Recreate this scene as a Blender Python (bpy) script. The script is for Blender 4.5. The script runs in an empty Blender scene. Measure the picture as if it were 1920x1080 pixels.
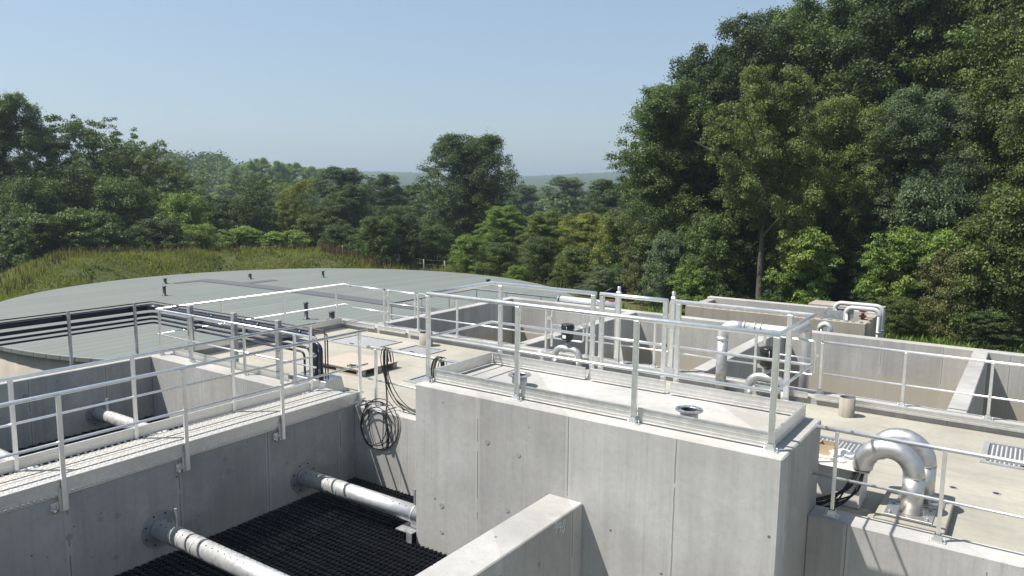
import bpy, bmesh, math, random
import numpy as np
from mathutils import Vector
PI = math.pi
sc = bpy.context.scene
COL = sc.collection
CAMZ = 3.45
# ------------------------------------------------------------------ camera
FPX = 1440.0
def basis(yaw, pitch, roll):
    f = Vector((-math.sin(yaw)*math.cos(pitch), math.cos(yaw)*math.cos(pitch), math.sin(pitch)))
    r = Vector((math.cos(yaw), math.sin(yaw), 0)); u = r.cross(f)
    return (r*math.cos(roll)+u*math.sin(roll), u*math.cos(roll)-r*math.sin(roll), f)
RR, UU, FF = basis(*[math.radians(a) for a in (34.52, -7.68, .66)])
cd = bpy.data.cameras.new('camera'); cam = bpy.data.objects.new('camera', cd); COL.objects.link(cam)
cd.sensor_width = 36; cd.lens = 36*FPX/1920; cd.clip_start = .05; cd.clip_end = 20000
from mathutils import Matrix
cam.matrix_world = Matrix(((RR.x, UU.x, -FF.x, 0), (RR.y, UU.y, -FF.y, 0), (RR.z, UU.z, -FF.z, CAMZ), (0, 0, 0, 1)))
sc.camera = cam
def bearing(px, D, py=345):
    "ground-plan position at forward distance D along a compass bearing"
    d = FF + RR*((px-960)/FPX) + UU*((540-py)/FPX)
    return Vector((d.x*D, d.y*D, CAMZ+d.z*D))

# ------------------------------------------------------------------ materials
def newmat(name):
    m = bpy.data.materials.new(name); m.use_nodes = True
    nt = m.node_tree; nt.nodes.clear()
    return m, nt, nt.nodes, nt.links
def nd(nt, t, **kw):
    n = nt.nodes.new(t)
    for k, v in kw.items():
        if k in n.inputs: n.inputs[k].default_value = v
        else: setattr(n, k, v)
    return n
def ramp(nt, fac, stops):
    r = nt.nodes.new('ShaderNodeValToRGB'); e = r.color_ramp.elements
    while len(e) < len(stops): e.new(.5)
    for el, (p, c) in zip(e, stops): el.position = p; el.color = (c[0], c[1], c[2], 1) if not isinstance(c, float) else (c, c, c, 1)
    nt.links.new(fac, r.inputs[0]); return r.outputs[0]
def mth(nt, op, a, b=None, c=None):
    n = nt.nodes.new('ShaderNodeMath'); n.operation = op
    for i, v in enumerate((a, b, c)):
        if v is None: continue
        if isinstance(v, (int, float)): n.inputs[i].default_value = v
        else: nt.links.new(v, n.inputs[i])
    return n.outputs[0]
def mixc(nt, fac, a, b, mode='MIX'):
    n = nt.nodes.new('ShaderNodeMix'); n.data_type = 'RGBA'; n.blend_type = mode
    for s, v in ((0, fac), (6, a), (7, b)):
        if isinstance(v, (int, float)): n.inputs[s].default_value = v
        elif isinstance(v, tuple): n.inputs[s].default_value = (*v, 1)
        else: nt.links.new(v, n.inputs[s])
    return n.outputs[2]
def noise(nt, vec, scale, detail=4, rough=.55, mapscale=None):
    if mapscale:
        mp = nt.nodes.new('ShaderNodeMapping'); mp.inputs['Scale'].default_value = mapscale
        nt.links.new(vec, mp.inputs[0]); vec = mp.outputs[0]
    n = nd(nt, 'ShaderNodeTexNoise', Scale=scale, Detail=detail, Roughness=rough); nt.links.new(vec, n.inputs['Vector'])
    return n.outputs[0]
def wpos(nt):
    return nt.nodes.new('ShaderNodeNewGeometry').outputs['Position']
def bump(nt, h, strength, dist=.01):
    b = nd(nt, 'ShaderNodeBump', Strength=strength, Distance=dist); nt.links.new(h, b.inputs['Height']); return b.outputs[0]
def finish(nt, base, rough, metal=0., nrm=None, spec=.5):
    p = nt.nodes.new('ShaderNodeBsdfPrincipled'); o = nt.nodes.new('ShaderNodeOutputMaterial')
    for k, v in (('Base Color', base), ('Roughness', rough), ('Metallic', metal)):
        if isinstance(v, tuple): p.inputs[k].default_value = (*v, 1)
        elif isinstance(v, (int, float)): p.inputs[k].default_value = v
        else: nt.links.new(v, p.inputs[k])
    p.inputs['Specular IOR Level'].default_value = spec
    if nrm is not None: nt.links.new(nrm, p.inputs['Normal'])
    nt.links.new(p.outputs[0], o.inputs[0]); return p

def concrete(name, c, streak=1., seam=1.25, stain=None, brush=False):
    m, nt, ns, lk = newmat(name); P = wpos(nt)
    big = noise(nt, P, .9, 5, .6)
    fine = noise(nt, P, 14, 6, .65)
    st = noise(nt, P, 1, 5, .62, (7, 7, .45) if not brush else (.8, 9, 3))
    col = mixc(nt, ramp(nt, big, [(.3, 0.), (.72, 1.)]), tuple(x*.80 for x in c), tuple(x*1.14 for x in c))
    col = mixc(nt, mth(nt, 'MULTIPLY', ramp(nt, st, [(.48, 0.), (.8, 1.)]), .62*streak), col, tuple(x*.60 for x in c))
    col = mixc(nt, mth(nt, 'MULTIPLY', ramp(nt, fine, [(.35, 1.), (.55, 0.)]), .22), col, tuple(x*.6 for x in c))
    if not brush:
        ln = noise(nt, P, 1, 3, .5, (38, 38, .5)); col = mixc(nt, mth(nt, 'MULTIPLY', ramp(nt, ln, [(.5, 0.), (.72, 1.)]), .30*streak), col, tuple(x*.66 for x in c))
        dr = noise(nt, P, 1, 4, .6, (11, 11, .22)); col = mixc(nt, mth(nt, 'MULTIPLY', ramp(nt, dr, [(.60, 0.), (.70, 1.)]), .42*streak), col, tuple(x*.58 for x in c))
        ef = noise(nt, P, 1.7, 6, .7); col = mixc(nt, mth(nt, 'MULTIPLY', ramp(nt, ef, [(.56, 0.), (.70, 1.)]), .40), col, tuple(min(.6, x*1.30) for x in c))
        wm = noise(nt, P, .7, 4, .6); col = mixc(nt, mth(nt, 'MULTIPLY', ramp(nt, wm, [(.52, 0.), (.68, 1.)]), .35), col, (c[0]*.98, c[1]*.90, c[2]*.76))
    else:
        pd = noise(nt, P, .8, 6, .65); col = mixc(nt, mth(nt, 'MULTIPLY', ramp(nt, pd, [(.52, 0.), (.62, 1.)]), .30), col, tuple(x*.70 for x in c))
        rs = noise(nt, P, 2.3, 5, .7); col = mixc(nt, mth(nt, 'MULTIPLY', ramp(nt, rs, [(.64, 0.), (.70, 1.)]), .45), col, (c[0]*.85, c[1]*.68, c[2]*.5))
    hgt = mth(nt, 'ADD', mth(nt, 'MULTIPLY', fine, .6), st)
    if seam:
        sx = nt.nodes.new('ShaderNodeSeparateXYZ'); lk.new(P, sx.inputs[0])
        s = mth(nt, 'ADD', sx.outputs[0], mth(nt, 'MULTIPLY', sx.outputs[1], .93))
        s = mth(nt, 'ADD', s, mth(nt, 'MULTIPLY', noise(nt, P, 6, 4), .016))
        q = mth(nt, 'DIVIDE', s, seam); cell = mth(nt, 'FLOOR', q); fr = mth(nt, 'FRACT', q)
        wn = nt.nodes.new('ShaderNodeTexWhiteNoise'); wn.noise_dimensions = '1D'; lk.new(cell, wn.inputs['W'])
        pan = mth(nt, 'ADD', mth(nt, 'MULTIPLY', wn.outputs[0], .24), .88)
        col = mixc(nt, 1., col, ramp(nt, mth(nt, 'MULTIPLY', pan, .8), [(0., 0.), (1., 1.25)]), 'MULTIPLY')
        d = mth(nt, 'MINIMUM', fr, mth(nt, 'SUBTRACT', 1., fr))
        line = mth(nt, 'LESS_THAN', d, .0065/seam)
        nx = nt.nodes.new('ShaderNodeNewGeometry'); s2 = nt.nodes.new('ShaderNodeSeparateXYZ'); lk.new(nx.outputs['Normal'], s2.inputs[0])
        vert = mth(nt, 'LESS_THAN', mth(nt, 'ABSOLUTE', s2.outputs[2]), .5)
        gap = mth(nt, 'GREATER_THAN', noise(nt, P, 1, 3, .6, (1, 1, 2.2)), .43)
        line = mth(nt, 'MULTIPLY', mth(nt, 'MULTIPLY', line, vert), gap)
        halo = mth(nt, 'MULTIPLY', mth(nt, 'MULTIPLY', mth(nt, 'LESS_THAN', d, .035/seam), vert), .35)
        col = mixc(nt, halo, col, tuple(min(1, x*1.2) for x in c))
        col = mixc(nt, mth(nt, 'MULTIPLY', line, .6), col, (.07, .068, .062))
    v = nd(nt, 'ShaderNodeTexVoronoi', Scale=6.5); lk.new(P, v.inputs['Vector'])
    sel = nt.nodes.new('ShaderNodeSeparateColor'); lk.new(v.outputs['Color'], sel.inputs[0])
    dot = mth(nt, 'MULTIPLY', mth(nt, 'LESS_THAN', v.outputs['Distance'], mth(nt, 'MULTIPLY', sel.outputs[1], .11)), mth(nt, 'GREATER_THAN', sel.outputs[0], .62))
    col = mixc(nt, mth(nt, 'MULTIPLY', dot, .75), col, (.06, .06, .055))
    if stain:
        sz = nt.nodes.new('ShaderNodeSeparateXYZ'); lk.new(P, sz.inputs[0])
        z = mth(nt, 'ADD', sz.outputs[2], mth(nt, 'MULTIPLY', noise(nt, P, 1.3, 4), .35))
        k = ramp(nt, mth(nt, 'ADD', mth(nt, 'MULTIPLY', z, 2.2), 2.0), [(.35, 1.), (.62, 0.)])
        col = mixc(nt, mth(nt, 'MULTIPLY', k, .6), col, stain)
    finish(nt, col, .85, 0, bump(nt, mth(nt, 'SUBTRACT', hgt, mth(nt, 'MULTIPLY', dot, 1.5)), .25, .01), .3)
    return m
def metal(name, c, rough, var=.12, met=1., scratch=(3, 3, 3)):
    m, nt, ns, lk = newmat(name); P = wpos(nt)
    n = noise(nt, P, 5, 5, .6, scratch); n2 = noise(nt, P, 60, 3)
    col = mixc(nt, ramp(nt, n, [(.3, 0.), (.7, 1.)]), tuple(x*(1-var) for x in c), tuple(min(1, x*(1+var*.5)) for x in c))
    rg = mth(nt, 'ADD', mth(nt, 'MULTIPLY', n, .22), rough-.11)
    finish(nt, col, rg, met, bump(nt, n2, .015, .002)); return m
def plastic(name, c, rough, var=.15, spec=.5):
    m, nt, ns, lk = newmat(name); P = wpos(nt)
    n = noise(nt, P, 9, 5, .6)
    col = mixc(nt, n, tuple(x*(1-var) for x in c), tuple(x*(1+var) for x in c))
    finish(nt, col, rough, 0, None, spec); return m
M = {}
M['wall'] = concrete('cast_concrete', (.395, .386, .366), streak=.85)
M['basin'] = concrete('stained_concrete', (.37, .362, .345), stain=(.36, .325, .255))
M['rear'] = concrete('weathered_concrete', (.33, .30, .245), seam=0)
M['deck'] = concrete('screeded_concrete', (.345, .325, .272), streak=.75, seam=0, brush=True)
M['plug'] = concrete('mortar_plug', (.295, .292, .285), seam=0)
M['alu'] = metal('aluminium', (.88, .88, .87), .38, .06, .92)
M['alu_dull'] = metal('mill_aluminium', (.72, .71, .68), .46, .10, .9)
M['galv'] = metal('galvanised_steel', (.44, .45, .455), .50, .30, .65)
M['inox'] = metal('stainless_steel', (.55, .54, .52), .44, .12, .9)
M['flange'] = metal('dull_stainless', (.34, .35, .36), .55, .10, .55)
M['bead'] = metal('blasted_steel', (.66, .66, .65), .52, .12, .8)
M['black'] = plastic('black_plastic', (.012, .012, .013), .38)
M['media'] = plastic('black_media', (.034, .036, .042), .28, .5)
M['navy'] = plastic('dark_polyethylene', (.018, .022, .042), .33)
M['cable'] = plastic('cable_rubber', (.012, .012, .012), .5)
M['white'] = plastic('white_plastic', (.70, .66, .61), .45, .05)
M['loop'] = plastic('grey_pipe_paint', (.46, .46, .45), .45, .08)
M['bag'] = plastic('plastic_bag', (.80, .79, .78), .25, .08)
M['card'] = plastic('cardboard', (.42, .33, .22), .8)
M['red'] = plastic('red_plastic', (.26, .04, .025), .6)
M['label'] = plastic('paper_label', (.75, .75, .74), .5, .1)
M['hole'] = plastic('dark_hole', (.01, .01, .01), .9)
M['strip'] = plastic('grey_membrane', (.085, .09, .10), .8)
M['vent'] = plastic('grey_pvc', (.055, .065, .07), .5)
M['post'] = plastic('weathered_post', (.20, .19, .165), .85)
def roofmat():
    m, nt, ns, lk = newmat('ribbed_roofing'); P = wpos(nt)
    sx = nt.nodes.new('ShaderNodeSeparateXYZ'); lk.new(P, sx.inputs[0])
    q = mth(nt, 'DIVIDE', mth(nt, 'ADD', sx.outputs[0], mth(nt, 'MULTIPLY', sx.outputs[1], -.03)), .52); fr = mth(nt, 'FRACT', q)
    d = mth(nt, 'MINIMUM', fr, mth(nt, 'SUBTRACT', 1., fr))
    n = noise(nt, P, .35, 4); n2 = noise(nt, P, 1, 4, .6, (5, .25, 1)); wn = nt.nodes.new('ShaderNodeTexWhiteNoise'); wn.noise_dimensions = '1D'
    lk.new(mth(nt, 'FLOOR', q), wn.inputs['W'])
    col = mixc(nt, n, (.124, .138, .123), (.158, .172, .155))
    col = mixc(nt, mth(nt, 'MULTIPLY', wn.outputs[0], .30), col, (.20, .218, .202))
    col = mixc(nt, mth(nt, 'MULTIPLY', ramp(nt, n2, [(.5, 0.), (.75, 1.)]), .3), col, (.135, .155, .145))
    ln = ramp(nt, d, [(.0, 1.), (.055, 0.)])
    col = mixc(nt, mth(nt, 'MULTIPLY', ln, .5), col, (.075, .085, .082))
    finish(nt, col, .62, 0, bump(nt, ramp(nt, d, [(0., 0.), (.09, 1.)]), .6, .03), .4); return m
M['roof'] = roofmat()
def wood(name, c):
    m, nt, ns, lk = newmat(name); P = wpos(nt)
    n = noise(nt, P, 3, 6, .65, (2, 14, 6)); col = mixc(nt, n, tuple(x*.65 for x in c), tuple(x*1.25 for x in c))
    finish(nt, col, .8, 0, bump(nt, n, .3, .006), .25); return m
M['wood'] = wood('pallet_wood', (.40, .345, .29))
M['tread_alu'] = metal('tread_aluminium', (.48, .46, .42), .6, .14, .5)
M['hatch'] = metal('hatch_steel', (.44, .44, .435), .55, .15, .6)
def leafmat(name, c1, c2, trans=.34):
    m, nt, ns, lk = newmat(name)
    at = nt.nodes.new('ShaderNodeAttribute'); at.attribute_name = 'tint'
    oi = nt.nodes.new('ShaderNodeObjectInfo')
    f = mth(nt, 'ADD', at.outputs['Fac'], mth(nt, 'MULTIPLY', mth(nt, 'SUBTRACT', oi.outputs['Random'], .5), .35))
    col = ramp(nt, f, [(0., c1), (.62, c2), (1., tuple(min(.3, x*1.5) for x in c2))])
    dif = nt.nodes.new('ShaderNodeBsdfPrincipled'); lk.new(col, dif.inputs['Base Color']); dif.inputs['Roughness'].default_value = .55; dif.inputs['Specular IOR Level'].default_value = .3
    tr = nt.nodes.new('ShaderNodeBsdfTranslucent'); lk.new(mixc(nt, 1., col, (1.05, 1.15, .55), 'MULTIPLY'), tr.inputs[0])
    mx = nt.nodes.new('ShaderNodeMixShader'); mx.inputs[0].default_value = trans
    lk.new(dif.outputs[0], mx.inputs[1]); lk.new(tr.outputs[0], mx.inputs[2])
    o = nt.nodes.new('ShaderNodeOutputMaterial'); lk.new(mx.outputs[0], o.inputs[0]); return m
LM = {
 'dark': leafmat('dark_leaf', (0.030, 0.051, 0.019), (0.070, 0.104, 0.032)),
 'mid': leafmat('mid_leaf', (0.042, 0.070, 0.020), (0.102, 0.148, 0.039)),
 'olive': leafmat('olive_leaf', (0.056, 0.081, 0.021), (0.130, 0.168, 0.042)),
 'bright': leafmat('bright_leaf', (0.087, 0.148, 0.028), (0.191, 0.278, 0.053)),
 'yellow': leafmat('yellow_leaf', (0.110, 0.133, 0.026), (0.244, 0.261, 0.053)),
 'grey': leafmat('grey_leaf', (0.053, 0.079, 0.039), (0.111, 0.153, 0.074)),
 'brown': leafmat('brown_leaf', (0.077, 0.086, 0.030), (0.157, 0.160, 0.058)),
 'grass': leafmat('grass_blade', (.110, .128, .026), (.250, .255, .070), .4),
 'dry': leafmat('dry_stalk', (.085, .055, .034), (.150, .105, .060), .2),
}
def barkmat():
    m, nt, ns, lk = newmat('bark'); P = wpos(nt)
    n = noise(nt, P, 2, 6, .65, (6, 6, 1)); finish(nt, mixc(nt, n, (.045, .038, .030), (.16, .14, .11)), .9, 0, bump(nt, n, .6, .03), .2); return m
M['bark'] = barkmat()
def groundmat():
    m, nt, ns, lk = newmat('meadow_ground'); P = wpos(nt)
    a = noise(nt, P, .12, 6, .6); b = noise(nt, P, 2.2, 6, .7); c = noise(nt, P, .02, 3)
    col = mixc(nt, ramp(nt, a, [(.35, 0.), (.65, 1.)]), (.070, .090, .024), (.125, .135, .042))
    col = mixc(nt, mth(nt, 'MULTIPLY', ramp(nt, b, [(.42, 1.), (.62, 0.)]), .8), col, (.075, .058, .036))
    col = mixc(nt, ramp(nt, c, [(.45, 0.), (.6, .5)]), col, (.05, .075, .02))
    finish(nt, col, .95, 0, bump(nt, b, .8, .12), .15); return m
M['ground'] = groundmat()
def forestmat():
    m, nt, ns, lk = newmat('forest_canopy'); P = wpos(nt)
    v = nd(nt, 'ShaderNodeTexVoronoi', Scale=.09); lk.new(P, v.inputs['Vector']); b = noise(nt, P, .3, 5, .7)
    col = mixc(nt, b, (.022, .045, .014), (.06, .095, .028)); col = mixc(nt, ramp(nt, noise(nt, P, .012, 3), [(.4, 0.), (.6, .6)]), col, (.075, .105, .03))
    finish(nt, col, .9, 0, bump(nt, mth(nt, 'ADD', mth(nt, 'MULTIPLY', v.outputs['Distance'], -.12), b), 1., 4.), .1); return m
M['forest'] = forestmat()

# ------------------------------------------------------------------ mesh builder
class MB:
    def __init__(s): s.v = []; s.f = []; s.sm = []; s.mi = []
    def add(s, vs, fs, smooth=False, mi=0):
        o = len(s.v); s.v += [tuple(v) for v in vs]
        for f in fs: s.f.append(tuple(i+o for i in f)); s.sm.append(smooth); s.mi.append(mi)
        return s
    def box(s, x0, y0, z0, x1, y1, z1, mi=0):
        x0, x1 = min(x0, x1), max(x0, x1); y0, y1 = min(y0, y1), max(y0, y1); z0, z1 = min(z0, z1), max(z0, z1)
        vs = [(x, y, z) for z in (z0, z1) for y in (y0, y1) for x in (x0, x1)]
        return s.add(vs, [(0, 2, 3, 1), (4, 5, 7, 6), (0, 1, 5, 4), (2, 6, 7, 3), (0, 4, 6, 2), (1, 3, 7, 5)], False, mi)
    def obox(s, p0, p1, half, z0, z1, mi=0, off=0.):
        "box along a horizontal segment"
        a = Vector((p0[0], p0[1], 0)); b = Vector((p1[0], p1[1], 0)); d = (b-a).normalized(); n = Vector((-d.y, d.x, 0))
        a = a+n*off; b = b+n*off
        q = [a-n*half, b-n*half, b+n*half, a+n*half]
        vs = [(p.x, p.y, z0) for p in q]+[(p.x, p.y, z1) for p in q]
        return s.add(vs, [(0, 3, 2, 1), (4, 5, 6, 7), (0, 1, 5, 4), (1, 2, 6, 5), (2, 3, 7, 6), (3, 0, 4, 7)], False, mi)
    def tube(s, pts, r, n=10, cap=True, mi=0, closed=False):
        P = [Vector(p) for p in pts]; N = len(P)
        R = r if isinstance(r, (list, tuple)) else [r]*N
        T = []
        for i in range(N):
            if closed: t = P[(i+1) % N]-P[i-1]
            else: t = P[min(i+1, N-1)]-P[max(i-1, 0)]
            T.append(t.normalized())
        ref = Vector((0, 0, 1)) if abs(T[0].z) < .9 else Vector((1, 0, 0))
        u = (ref-T[0]*ref.dot(T[0])).normalized(); vs = []
        for i in range(N):
            u = (u-T[i]*u.dot(T[i])).normalized(); w = T[i].cross(u)
            k = 1.
            if 0 < i < N-1 and not closed:
                a = (P[i]-P[i-1]).normalized(); b = (P[i+1]-P[i]).normalized(); c = max(.3, math.sqrt(max(.09, (1+a.dot(b))/2))); k = 1/c if N < 6 else 1.
            for j in range(n):
                a = 2*PI*j/n; vs.append(P[i]+(u*math.cos(a)+w*math.sin(a))*R[i]*k)
        fs = []
        for i in range(N if closed else N-1):
            for j in range(n):
                a = i*n+j; b = i*n+(j+1) % n; c = ((i+1) % N)*n+(j+1) % n; d = ((i+1) % N)*n+j
                fs.append((a, b, c, d))
        s.add(vs, fs, True, mi)
        if cap and not closed:
            s.add(vs[:n], [tuple(range(n))[::-1]], False, mi); s.add(vs[-n:], [tuple(range(n))], False, mi)
        return s
    def lathe(s, c, prof, n=20, mi=0, smooth=True):
        vs = []; fs = []
        for r, z in prof:
            for j in range(n): a = 2*PI*j/n; vs.append((c[0]+r*math.cos(a), c[1]+r*math.sin(a), c[2]+z))
        for i in range(len(prof)-1):
            for j in range(n): fs.append((i*n+j, i*n+(j+1) % n, (i+1)*n+(j+1) % n, (i+1)*n+j))
        return s.add(vs, fs, smooth, mi)
    def disc(s, c, nrm, r, n=16, mi=0, thick=.0):
        c = Vector(c); nrm = Vector(nrm).normalized(); ref = Vector((0, 0, 1)) if abs(nrm.z) < .9 else Vector((1, 0, 0))
        u = nrm.cross(ref).normalized(); w = nrm.cross(u)
        ring = [(u*math.cos(2*PI*j/n)+w*math.sin(2*PI*j/n))*r for j in range(n)]
        top = [c+nrm*thick+q for q in ring]; s.add(top, [tuple(range(n))], False, mi)
        if thick:
            bot = [c+q for q in ring]; s.add(bot+top, [(j, (j+1) % n, n+(j+1) % n, n+j) for j in range(n)], True, mi)
        return s
    def build(s, name, mats, parent=None, bevel=0., segs=1):
        off = Vector((0, 0, 0)); p = parent
        while p is not None: off += p.location; p = p.parent
        me = bpy.data.meshes.new(name)
        me.from_pydata([(v[0]-off.x, v[1]-off.y, v[2]-off.z) for v in s.v], [], s.f)
        me.polygons.foreach_set('use_smooth', s.sm); me.polygons.foreach_set('material_index', s.mi)
        for m in (mats if isinstance(mats, (list, tuple)) else [mats]): me.materials.append(m)
        if bevel:
            bm = bmesh.new(); bm.from_mesh(me); bmesh.ops.remove_doubles(bm, verts=bm.verts, dist=1e-5)
            ed = [e for e in bm.edges if len(e.link_faces) == 2 and e.calc_face_angle(0) > .5]
            bmesh.ops.bevel(bm, geom=ed, offset=bevel, segments=segs, affect='EDGES', profile=.6, clamp_overlap=True)
            bmesh.ops.recalc_face_normals(bm, faces=bm.faces); bm.to_mesh(me); bm.free()
        else:
            bm = bmesh.new(); bm.from_mesh(me); bmesh.ops.remove_doubles(bm, verts=bm.verts, dist=1e-6); bmesh.ops.recalc_face_normals(bm, faces=bm.faces); bm.to_mesh(me); bm.free()
        me.update(); o = bpy.data.objects.new(name, me); COL.objects.link(o)
        if parent is not None: o.parent = parent
        return o
def tag(o, label, cat, group=None, kind=None):
    if label: o['label'] = label
    if cat: o['category'] = cat
    if group: o['group'] = group
    if kind: o['kind'] = kind
    return o
def thing(name, label, cat, loc=(0, 0, 0), group=None):
    o = bpy.data.objects.new(name, None); COL.objects.link(o); o.location = loc; o.empty_display_size = .2
    return tag(o, label, cat, group)
def dup(root, loc, rotz=0., scale=(1, 1, 1), label=None, cat=None, group=None, mat=None):
    r = root.copy(); COL.objects.link(r); r.location = loc; r.rotation_euler = (0, 0, rotz); r.scale = scale
    if label: r['label'] = label
    if group: r['group'] = group
    elif 'group' in r: del r['group']
    for ch in list(root.children):
        c = ch.copy(); COL.objects.link(c); c.parent = r
        if mat and ch.name.startswith('crown'):
            c.material_slots[0].link = 'OBJECT'; c.material_slots[0].material = mat
        for g in ch.children:
            d = g.copy(); COL.objects.link(d); d.parent = c
    return r
rnd = random.Random(7)
def arc(c, r, a0, a1, n, ax=(1, 0, 0), ay=(0, 0, 1)):
    c = Vector(c); ax = Vector(ax); ay = Vector(ay)
    return [c+ax*(r*math.cos(a0+(a1-a0)*i/n))+ay*(r*math.sin(a0+(a1-a0)*i/n)) for i in range(n+1)]
def smoothpath(pts, k=6):
    P = [Vector(p) for p in pts]; out = []
    for i in range(len(P)-1):
        p0 = P[max(i-1, 0)]; p1 = P[i]; p2 = P[i+1]; p3 = P[min(i+2, len(P)-1)]
        for j in range(k):
            t = j/k; out.append(.5*((2*p1)+(p2-p0)*t+(2*p0-5*p1+4*p2-p3)*t*t+(3*p1-p0-3*p2+p3)*t**3))
    out.append(P[-1]); return out

# ------------------------------------------------------------------ concrete works
def wall(name, boxes, label, cat='concrete wall', mat='wall', plugs=(), bev=.012):
    mb = MB()
    for b in boxes: mb.box(*b)
    o = mb.build(name, M[mat], None, bev)
    tag(o, label, cat)
    if plugs:
        for c, n, r in plugs: MB().disc(c, n, r, 14, 0, .0035).build('tie_hole_plug', M['plug'], o)
    return o
def yplugs(Y, spots, r=.035): return [((x, Y-.001, z), (0, -1, 0), r*rnd.uniform(.8, 1.15)) for x, z in spots]
def xplugs(X, spots, r=.04): return [((X+.001, y, z), (1, 0, 0), r*rnd.uniform(.7, 1.2)) for y, z in spots]
wall('raised_concrete_block', [(-6.34, 7.08, -3, -1.80, 8.60, .95)], 'tall grey concrete block standing in the middle with a railing on its top', 'concrete block',
     plugs=yplugs(7.08, [(-5.2, .42), (-4.75, .36), (-5.9, -.55), (-4.9, -.35), (-3.2, -.75), (-2.8, -.7), (-5.9, -.9)]), bev=.014)
wall('basin_wall', [(-9.1, -2.5, -3, -8.63, 8.55, 0)], 'long shaded concrete wall under the aluminium walkway with two pipe flanges',
     plugs=xplugs(-8.63, [(3.9, -.5), (4.25, -.42), (4.45, -.45), (3.1, -.62), (5.9, -.2), (6.9, -.12), (5.95, -.38), (4.4, -.95), (6.9, -.55), (2.6, -.5)]))
wall('basin_wall', [(-8.63, 8.22, -3, -6.34, 8.55, 0)], 'short concrete wall between the walkway and the tall block with cable loops hanging down it')
wall('basin_wall', [(-1.80, 8.22, -3, 5, 8.55, 0)], 'sunlit concrete wall right of the tall block carrying the railing in front of the bent pipes', plugs=yplugs(8.22, [(.2, -.5), (-.5, -.62)]))
spur = wall('basin_wall', [(-4.33, -1.5, -3, -3.89, 7.08, 0)], 'concrete dividing wall running from the tall block towards the viewer with a sunlit top', plugs=xplugs(-3.89, [(6.2, -.35)], .03))
ch = MB(); cx_ = -3.887
for yc, zc in ((6.505, -.050), (6.585, -.075)):
    ch.tube([(cx_, yc+.024*math.cos(2*PI*k/12), zc+.026*math.sin(2*PI*k/12)) for k in range(12)], .0035, 5, closed=True)
    ch.tube([(cx_, yc+.024, zc), (cx_, yc+.022, zc-.05), (cx_, yc+.004, zc-.09)], .0035, 5)
for yc, zc, r_ in ((6.675, -.075, .024), (6.655, -.145, .032)):
    ch.tube([(cx_, yc+r_*.8*math.cos(2*PI*k/12), zc+r_*1.2*math.sin(2*PI*k/12)) for k in range(12)], .0035, 5, closed=True)
ch.build('chalk_writing', M['label'], spur)
wall('basin_wall', [(-14.6, -2.5, -3, -14.3, 8.22, 0)], 'dark shaded concrete wall of the left basin below the black pipe rack', plugs=xplugs(-14.3, [(5.9, -.3), (6.4, -.5)]))
wall('basin_wall', [(-14.6, 8.22, -3, -9.1, 8.55, 0)], 'concrete end wall of the left basin lit by the sun, railing standing on its top')
wall('basin_kerb', [(-14.1, 13.1, -3, 5, 13.6, 0)], 'low concrete kerb along the far side of the deck with gated railings on it', 'kerb', 'basin')
wall('basin_kerb', [(-14.6, 8.55, -3, -14.1, 13.6, 0)], 'low concrete kerb along the left side of the deck beside the round tank', 'kerb', 'basin')
wall('basin_wall', [(-13.42, 19.15, -3.2, 5, 19.43, 0)], 'long concrete far wall of the empty basins in front of the trees', mat='basin')
wall('basin_wall', [(-13.42, 13.6, -3.2, -13.14, 19.15, 0)], 'concrete end wall of the empty basins next to the round tank roof', mat='basin')
for x, lab in ((-9.28, 'narrow concrete partition behind the first black vent pot, left one of three'), (-5.27, 'narrow concrete partition passing behind the upright pipe, middle of three'), (-1.0, 'wide looking concrete partition at the right edge of the empty basins')):
    wall('basin_partition', [(x, 13.6, -3.2, x+.28, 19.15, 0)], lab, mat='basin')
tag(MB().box(-14.1, 8.55, -.5, 5, 13.1, -.12).build('deck_pavement', M['deck']), 'pale beige concrete deck with hatches and a pallet', 'pavement', kind='structure')
mb = MB().box(-13.14, 13.6, -3.3, 5, 19.15, -3.0).box(-14.3, -2.5, -3.3, -9.1, 8.22, -3.0).box(-8.63, -2.5, -3.3, 5, 8.22, -3.0)
tag(mb.build('basin_floor', M['basin']), 'bare concrete floor inside the basins', 'floor', kind='structure')
# small anchor holes left in the deck
for p, lab in (((-.62, 10.35), 'small dark anchor hole in the deck right of the bent pipes'), ((-.18, 10.45), 'small dark anchor hole in the deck nearest the right edge')):
    a = MB(); a.lathe((p[0], p[1], -.12), [(.035, .004), (.035, .006), (.05, .006), (.05, .0)], 14); a.disc((p[0], p[1], -.119), (0, 0, 1), .035, 14, 1, .002)
    tag(a.build('anchor_hole', [M['plug'], M['hole']]), lab, 'anchor hole', 'anchor holes in the deck')

# ------------------------------------------------------------------ railings
def foot(root, post, x, y, z, d):
    mb = MB(); mb.box(x-.075, y-.05, z, x+.075, y+.05, z+.012)
    mb.add([(x-.045, y-.045, z+.012), (x+.045, y-.045, z+.012), (x+.03, y-.033, z+.075), (x-.03, y-.033, z+.075), (x-.045, y+.045, z+.012), (x+.045, y+.045, z+.012), (x+.03, y+.033, z+.075), (x-.03, y+.033, z+.075)],
           [(0, 1, 2, 3), (4, 7, 6, 5), (0, 3, 7, 4), (1, 5, 6, 2)])
    for sx in (-.06, .06): mb.tube([(x+sx, y, z+.01), (x+sx, y, z+.04)], .009, 6)
    mb.build('base_plate', M['alu_dull'], post)
def add_post(root, x, y, z0, z1, sx=.026, sy=.026, mat='alu', plate=True):
    mb = MB(); mb.box(x-sx, y-sy, z0, x+sx, y+sy, z1)
    p = mb.build('post', M[mat], root, .004)
    if plate: foot(root, p, x, y, z0, 0)
    return p
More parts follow.
